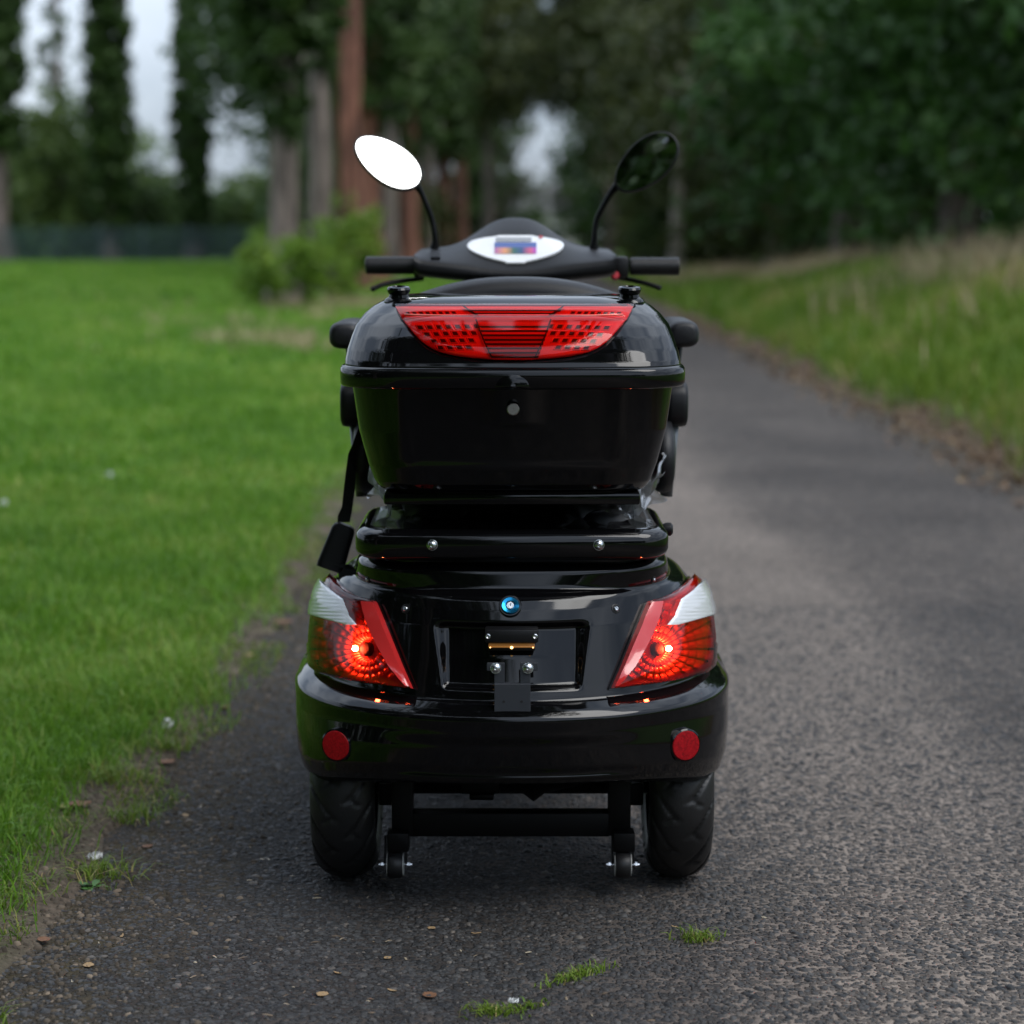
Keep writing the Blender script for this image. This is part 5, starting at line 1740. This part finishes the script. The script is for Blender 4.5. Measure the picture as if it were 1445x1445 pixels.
def tyre_mesh(R_, hw, nseg=300, nprof=44):
    """tyre with swept grooves cut into the tread; axis along x, centre at the origin"""
    V, F = [], []
    for i in range(nseg):
        th = 2 * math.pi * i / nseg
        for j in range(nprof):
            s = -1 + 2 * j / (nprof - 1)           # -1..1 across the section
            a = s * R(118)
            x = hw * math.copysign(abs(math.sin(a)) ** 0.92, math.sin(a)) * (1.0 if abs(s) < 0.8 else 0.97)
            rad = R_ - 0.044 * (1 - max(-1.0, math.cos(a)))
            g = 0.0
            xs_ = x / hw
            if abs(xs_) < 1.0 and math.cos(a) > -0.15:
                for sgn in (-1, 1):
                    if xs_ * sgn > 0.06:
                        f = xs_ * sgn
                        ph = (th / (2 * math.pi) * 16 + (0.5 if sgn > 0 else 0) - 1.15 * f ** 1.5) % 1.0
                        dgr = abs(ph - 0.5)
                        g = max(g, float(sstep(0.075, 0.045, dgr)) * float(sstep(0.10, 0.22, f)))
                        ph2 = (th / (2 * math.pi) * 16 + (0.1 if sgn > 0 else 0.6) + 0.8 * f) % 1.0
                        g = max(g, 0.8 * float(sstep(0.06, 0.035, abs(ph2 - 0.5))) * float(sstep(0.62, 0.50, f)) * float(sstep(0.18, 0.28, f)))
                if abs(abs(xs_) - 0.10) < 0.028:
                    g = max(g, 0.8)
            # fine ribs on the shoulder
            if math.cos(a) < 0.25 and math.cos(a) > -0.1:
                g = max(g, 0.25 * (0.5 + 0.5 * math.sin(th * 150)))
            rad -= 0.0052 * g
            V.append((x, rad * math.sin(th), rad * math.cos(th)))
    for i in range(nseg):
        i2 = (i + 1) % nseg
        for j in range(nprof - 1):
            F.append((i * nprof + j, i2 * nprof + j, i2 * nprof + j + 1, i * nprof + j + 1))
    me = mesh_from('tyre', V, F); fix_normals(me)
    me.materials.append(RUBBER)
    return me


TR = 0.175
ty = tyre_mesh(TR, 0.0585)


def wheel(name, x, y_, inner):
    w_ = empty(name, scooter, (x, y_, TR + 0.001 - LIFT))
    link('tyre', ty, None, w_)
    prof = [(0.132, -0.044), (0.140, -0.046), (0.143, -0.042), (0.134, -0.034), (0.118, -0.028), (0.110, -0.012), (0.108, 0.012), (0.118, 0.028), (0.134, 0.034), (0.143, 0.042), (0.140, 0.046), (0.132, 0.044), (0.122, 0.034), (0.10, 0.02), (0.05, 0.016), (0.045, 0.03), (0.0, 0.03)]
    prof = [(0.0, -0.02), (0.05, -0.02), (0.10, -0.022), (0.122, -0.034)] + prof
    prof = [(r_ * 0.84, h_) for r_, h_ in prof]
    lathe('rim', prof, (0, 0, 0), (1, 0, 0), CHROME, w_, 56, 40)
    return w_
for s in (-1, 1):
    wheel('rear_wheel', 0.3040 * s, 0.355, -s)
wheel('front_wheel', 0.0, 1.52, 1)

# under-frame, anti-tip castors
fr = empty('rear_frame', scooter)
yc_ = 0.235
def fbox(name, p0, p1, y_, dy, mat=STEELB, bev=0.003):
    a, b = at(p0[0], p0[1], y_), at(p1[0], p1[1], y_)
    return box(name, ((a.x + b.x) / 2, y_ + dy / 2, (a.z + b.z) / 2), (abs(b.x - a.x), dy, abs(b.z - a.z)), mat, fr, bev=bev)
fbox('crossbar', (577, 1148), (861, 1181), yc_, 0.04)
for s in (-1, 1):
    m = lambda px: 722.5 + s * (722.5 - px) * -1 if False else (px if s < 0 else 1442 - px)
    a_, b_ = sorted((m(552), m(583)))
    fbox('post', (a_, 1090), (b_, 1180), yc_ - 0.002, 0.045)
    a_, b_ = sorted((m(546), m(577)))
    fbox('fork_stem', (a_ - 0, 1176), (b_, 1203), yc_ - 0.03, 0.04)
    a_, b_ = sorted((m(534), m(562)))
    fbox('side_bracket', (a_, 1106), (b_, 1137), yc_ + 0.05, 0.10)
fbox('motor_mount', (650, 1098), (705, 1121), 0.30, 0.08, bev=0.004)
fbox('motor_foot', (662, 1121), (697, 1130), 0.30, 0.06, bev=0.004)
tube('rear_axle', [(-0.25, 0.355, TR - LIFT), (0.25, 0.355, TR - LIFT)], 0.022, STEELB, fr)
box('chassis_rail', (0.15, 0.55, 0.235), (0.04, 0.9, 0.04), STEELB, fr)
box('chassis_rail', (-0.15, 0.55, 0.235), (0.04, 0.9, 0.04), STEELB, fr)
lathe('drive_motor', [(0.03, -0.10), (0.065, -0.09), (0.07, -0.02), (0.085, 0.0), (0.07, 0.02), (0.055, 0.09), (0.03, 0.10)], (0.04, 0.355, 0.15), (1, 0, 0), STEELB, fr, 28)
for px in (558, 879):
    cst = empty('anti_tip_castor', scooter)
    q = at(px, 1220, 0.215)
    rw = 0.0236
    c_ = Vector((q.x, 0.215, q.z))
    lathe('castor_tyre', [(rw * 0.62, -0.0135), (rw * 0.9, -0.0135), (rw, -0.010), (rw * 1.03, 0), (rw, 0.010), (rw * 0.9, 0.0135), (rw * 0.62, 0.0135)], c_, (1, 0, 0), RUBBER, cst, 36, 50)
    for s in (-1, 1):
        lathe('hub_disc', [(rw * 0.86, 0.0), (rw * 0.84, 0.0025), (rw * 0.5, 0.003), (0.0, 0.003)], c_ + Vector((0.0128 * s, 0, 0)), (s, 0, 0), PALEHUB, cst, 30, 40)
        lathe('axle_nut', [(0.0025, 0.0), (0.0025, 0.008), (0.0052, 0.0082), (0.0052, 0.0125), (0.0028, 0.0128), (0.0026, 0.0165), (0, 0.0165)], c_ + Vector((0.0135 * s, 0, 0)), (s, 0, 0), BOLTM, cst, 6, 30)
        box('fork', c_ + Vector((0.0185 * s, 0.012, 0.024)), (0.003, 0.03, 0.05), STEELB, cst, rot=Matrix.Rotation(R(-20), 3, 'X'), bev=0.001)

# ------------------------------------------------------------------ small things on the ground
LEAFB = pmat('brown_dead_leaf', (0.16, 0.075, 0.035), 0.7, var=0.45, bump=0.4, scale=120)
LEAFT = pmat('tan_dead_leaf', (0.33, 0.22, 0.11), 0.7, var=0.35, bump=0.4, scale=120)
LEAFY = pmat('yellow_green_leaf', (0.28, 0.27, 0.08), 0.6, var=0.3, scale=120)
WHITEF = pmat('white_petal', (0.72, 0.74, 0.74), 0.7, var=0.1, scale=200)


def ground_z(x, y_):
    z = float(terr(np.array([x]), np.array([y_]))[0])
    return max(z, 0.0)


def dead_leaf(px, py, size, mat, rz, label, cat='leaf', curl=0.35, wide=0.42, lift=0.0):
    g = gr(px, py)
    rng = random.Random(int(px * 7 + py))
    V, F = [], []
    n_ = 9
    for i in range(n_):
        t = i / (n_ - 1)
        hw = wide * math.sin(math.pi * min(1, t * 0.92 + 0.05)) ** 0.8 * (1 + 0.12 * rng.uniform(-1, 1))
        z0 = curl * (t - 0.5) ** 2 * 1.1 + 0.03
        for s in (-1, -0.5, 0, 0.5, 1):
            V.append(((t - 0.5) * size, s * hw * size, (z0 + curl * 0.7 * abs(s) ** 1.6 * hw + 0.03 * rng.uniform(-1, 1)) * size))
    for i in range(n_ - 1):
        for j in range(4):
            F.append((i * 5 + j, (i + 1) * 5 + j, (i + 1) * 5 + j + 1, i * 5 + j + 1))
    me = mesh_from('fallen_leaf', V, F)
    o = link('fallen_leaf', me, mat)
    md = o.modifiers.new('thickness', 'SOLIDIFY'); md.thickness = 0.0005
    o.location = (g.x, g.y, ground_z(g.x, g.y) + 0.001 + lift)
    o.rotation_euler = (0, 0, rz)
    tag(o, label, cat, 'dead leaves lying about')
    return o


dead_leaf(112, 1151, 0.050, LEAFB, 0.3, 'curled brown leaf on bare soil next to a yellow leaf', lift=0.006)
dead_leaf(96, 1153, 0.040, LEAFY, 2.2, 'yellowish leaf on bare soil touching a brown leaf', lift=0.004)
dead_leaf(236, 1080, 0.040, LEAFB, 0.9, 'red brown leaf on soil just below the white flower head', lift=0.004)
dead_leaf(226, 1020, 0.034, LEAFB, 0.4, 'small brown leaf on the verge just above the white flower head', lift=0.01)
dead_leaf(30, 1003, 0.055, LEAFB, 0.2, 'broad brown leaf lying in the lawn grass', lift=0.03)
dead_leaf(400, 885, 0.060, LEAFB, 0.2, 'orange brown leaf at the path edge beside the scooter', lift=0.01)
dead_leaf(455, 1405, 0.020, LEAFT, 1.2, 'pale tan leaf scrap on the asphalt near the picture bottom', wide=0.5)
dead_leaf(606, 1407, 0.026, LEAFB, 2.1, 'rust coloured torn leaf on the asphalt below the scooter')
dead_leaf(553, 1399, 0.018, LEAFT, 2.6, 'thin tan leaf sliver on the asphalt between two leaf scraps', wide=0.16)
dead_leaf(476, 1374, 0.016, LEAFT, 2.5, 'narrow straw coloured sliver above the pale leaf scrap', wide=0.16)
dead_leaf(547, 1353, 0.013, LEAFT, 0.6, 'tiny pale chip of leaf on dark asphalt below the tyre', wide=0.5)
dead_leaf(609, 1311, 0.014, LEAFT, 1.0, 'small cream leaf chip in the shadow behind the scooter', wide=0.5)
dead_leaf(125, 1364, 0.022, LEAFT, 1.8, 'pinkish tan leaf scrap at the mossy path edge', wide=0.4)
dead_leaf(672, 1318, 0.017, LEAFT, 0.1, 'straw sliver on the asphalt under the middle of the scooter', wide=0.12)
dead_leaf(952, 1309, 0.015, LEAFT, 2.4, 'straw sliver beside the green weed tuft', wide=0.16)

dead_leaf(318, 1002, 0.032, LEAFB, 1.1, 'small brown leaf on the path edge level with the lower lamp', lift=0.004)
dead_leaf(352, 932, 0.034, LEAFT, 0.4, 'pale tan leaf by the lawn edge nearest the tail lamp', lift=0.008)
dead_leaf(262, 1152, 0.022, LEAFT, 2.0, 'light straw coloured leaf on asphalt beside the soil tufts', wide=0.3)
dead_leaf(208, 1196, 0.024, LEAFB, 0.7, 'dark brown leaf scrap on the stones below the soil tufts', wide=0.35)
dead_leaf(62, 1332, 0.026, LEAFB, 2.4, 'brown leaf at the bare corner of the lawn near the bottom edge', lift=0.004)
dead_leaf(172, 1322, 0.018, LEAFT, 1.5, 'thin tan twig-like leaf on the asphalt above the pinkish scrap', wide=0.14)

# loose grit and bits of straw on the asphalt, too many to count
rng = np.random.default_rng(121)
n = 1100
gy = -0.75 + rng.uniform(0, 1, n) ** 1.6 * 6.5
gx = np.where(rng.uniform(0, 1, n) < 0.62, rng.normal(-0.55, 0.30, n), rng.uniform(-0.6, 2.2, n))
gz = np.maximum(terr(gx, gy), 0.0) + 0.001
s = rng.uniform(0.0010, 0.0032, n)
a = rng.uniform(0, math.pi, n); el = rng.uniform(1, 3.2, n)
ca, sa = np.cos(a), np.sin(a)
V = []
for dx, dy, dz in ((-1, -0.6, 0), (1, -0.6, 0), (1, 0.6, 0), (-1, 0.6, 0), (0, 0, 1)):
    V.append(np.stack([gx + (dx * el * ca - dy * sa) * s, gy + (dx * el * sa + dy * ca) * s, gz + dz * s * 0.7], -1))
V = np.stack(V, 1).reshape(-1, 3)
b = np.arange(n)[:, None] * 5
F = [np.concatenate([b + i, b + (i + 1) % 4, b + 4], 1) for i in range(4)]
GRIT = foliage_mat('grit_and_straw', (0.06, 0.045, 0.035), (0.20, 0.15, 0.10), (0.42, 0.36, 0.26), trans=0.0, scale=30)
tag(link('path_grit', np_mesh('path_grit', V, F, {'tint': np.repeat(rng.uniform(0, 1, n) ** 1.5, 5)}), GRIT), 'scattered grit and straw chips lying on the asphalt path', 'grit', kind='stuff')

# leaf litter along the bank edge
n = 2600
gy = 3.0 + rng.uniform(0, 1, n) ** 1.4 * 26
gx = edge_right(gy) + rng.normal(0.08, 0.16, n)
C = np.stack([gx, gy, np.maximum(terr(gx, gy), 0) + 0.008], -1)
me = leaf_mesh('leaf_litter', C, 0.036, foliage_mat('litter_leaf', (0.06, 0.035, 0.02), (0.20, 0.115, 0.06), (0.36, 0.26, 0.14), trans=0.1, scale=3), rng.uniform(0, 1, n), 123)
tag(link('leaf_litter', me), 'brown leaf litter gathered along the foot of the bank', 'leaf litter', kind='stuff')


def tuft(px, py, rx, ry, n_, h0, h1, label, rot=0.0, seed=1, name='weed_tuft', cat='weed'):
    g = gr(px, py)
    rng = np.random.default_rng(seed)
    a = rng.normal(0, 1, n_) * rx; b_ = rng.normal(0, 1, n_) * ry
    x = a * math.cos(rot) - b_ * math.sin(rot); y_ = a * math.sin(rot) + b_ * math.cos(rot)
    P = np.stack([x, y_, np.zeros(n_)], -1)
    o = blades(name, P, rng.uniform(h0, h1, n_), rng.uniform(0.0016, 0.0036, n_), 1.3, BANKG, np.clip(rng.normal(0.5, 0.25, n_), 0, 1), seed=seed, bend=1.0)
    o.location = (g.x, g.y, ground_z(g.x, g.y))
    tag(o, label, cat, 'weeds growing in the path')
    return o


tuft(985, 1325, 0.018, 0.016, 130, 0.010, 0.026, 'green weed tuft in the asphalt behind the wheel on the path side', seed=1)
tuft(815, 1378, 0.034, 0.008, 190, 0.008, 0.020, 'long strip of grass sprouting from a crack in the asphalt', rot=0.7, seed=2)
tuft(690, 1430, 0.016, 0.012, 110, 0.008, 0.022, 'small grass tuft at the bottom beside the white petal', seed=3)
tuft(735, 1425, 0.022, 0.012, 90, 0.006, 0.016, 'brownish grass tuft growing right under the white petal', rot=0.5, seed=4)
tuft(140, 1238, 0.040, 0.026, 150, 0.02, 0.055, 'grass tuft on the path edge below the white petals', seed=5)
tuft(180, 1160, 0.035, 0.022, 120, 0.02, 0.050, 'grass tuft on bare soil between lawn and asphalt', seed=6)
tuft(160, 1112, 0.035, 0.025, 160, 0.03, 0.06, 'thick grass tuft on bare soil beside the brown leaf pair', seed=7)
tuft(235, 1062, 0.030, 0.020, 120, 0.02, 0.05, 'grass tuft holding up the white flower head', seed=8)

# broad leaved weed at the path edge
g = gr(122, 1252)
C = []
V, F = [], []
rng2 = random.Random(5)
for k in range(16):
    a = rng2.uniform(0, 2 * math.pi); L = rng2.uniform(0.014, 0.03); w_ = L * 0.30; el = rng2.uniform(0.1, 0.7)
    d = Vector((math.cos(a) * math.cos(el), math.sin(a) * math.cos(el), math.sin(el))); sd = Vector((-math.sin(a), math.cos(a), 0))
    o0 = Vector((rng2.uniform(-1, 1) * 0.014, rng2.uniform(-1, 1) * 0.012, 0.002))
    b0 = len(V)
    for t, hw in ((0, 0.15), (0.35, 0.8), (0.65, 1.0), (0.9, 0.6), (1.0, 0.05)):
        c_ = o0 + d * L * t - Vector((0, 0, 0.3 * L * t * t))
        V += [tuple(c_ - sd * w_ * hw), tuple(c_ + Vector((0, 0, -0.0015))), tuple(c_ + sd * w_ * hw)]
    for i in range(4):
        for j in range(2):
            F.append((b0 + i * 3 + j, b0 + i * 3 + j + 1, b0 + (i + 1) * 3 + j + 1, b0 + (i + 1) * 3 + j))
o = link('broad_leaved_weed', mesh_from('broad_leaved_weed', V, F), pmat('weed_leaf', (0.06, 0.16, 0.03), 0.5, var=0.3, scale=90))
o.location = (g.x, g.y, ground_z(g.x, g.y))
tag(o, 'low broad leaved green weed at the mossy edge of the path', 'weed')


def petal_head(px, py, r_, hgt, label, flat=False, seed=1):
    g = gr(px, py)
    rng = random.Random(seed)
    V, F = [], []
    for k in range(34):
        z = rng.uniform(-0.5, 1) if not flat else rng.uniform(0, 0.35)
        a = rng.uniform(0, 2 * math.pi)
        q = math.sqrt(max(0.02, 1 - z * z))
        n_ = Vector((q * math.cos(a), q * math.sin(a), z))
        t1 = n_.orthogonal().normalized(); t2 = n_.cross(t1)
        c_ = n_ * r_ * (1 if not flat else rng.uniform(0.2, 1.2))
        s = r_ * rng.uniform(0.3, 0.55)
        b0 = len(V)
        V += [tuple(c_ - t1 * s), tuple(c_ + t2 * s * 0.5), tuple(c_ + t1 * s + n_ * s * 0.4), tuple(c_ - t2 * s * 0.5)]
        F.append((b0, b0 + 1, b0 + 2, b0 + 3))
    o = link('white_flower', mesh_from('white_flower', V, F, False), WHITEF)
    o.location = (g.x, g.y, ground_z(g.x, g.y) + hgt)
    tag(o, label, 'flower')
    return o


o = petal_head(237, 1043, 0.012, 0.024, 'round white clover head standing at the edge of the lawn', seed=2)
link('stalk', tube('stalk', [(0, 0, -0.03), (0.001, 0, -0.012), (0, 0, 0)], 0.0012, pmat('green_stalk', (0.07, 0.15, 0.03), 0.6)).data, None, o)
bpy.data.objects.remove(bpy.data.objects['stalk'])
o = petal_head(133, 1218, 0.014, 0.010, 'flattened white petals lying on soil at the path edge', True, seed=3)
o = petal_head(725, 1417, 0.0075, 0.005, 'small white petal scrap on the asphalt at the bottom', True, seed=4)

petal_head(155, 699, 0.014, 0.05, 'white clover head among the lawn grass far left of the top box', seed=6)
petal_head(6, 742, 0.014, 0.05, 'white clover head in the lawn at the very edge of the picture', seed=7)
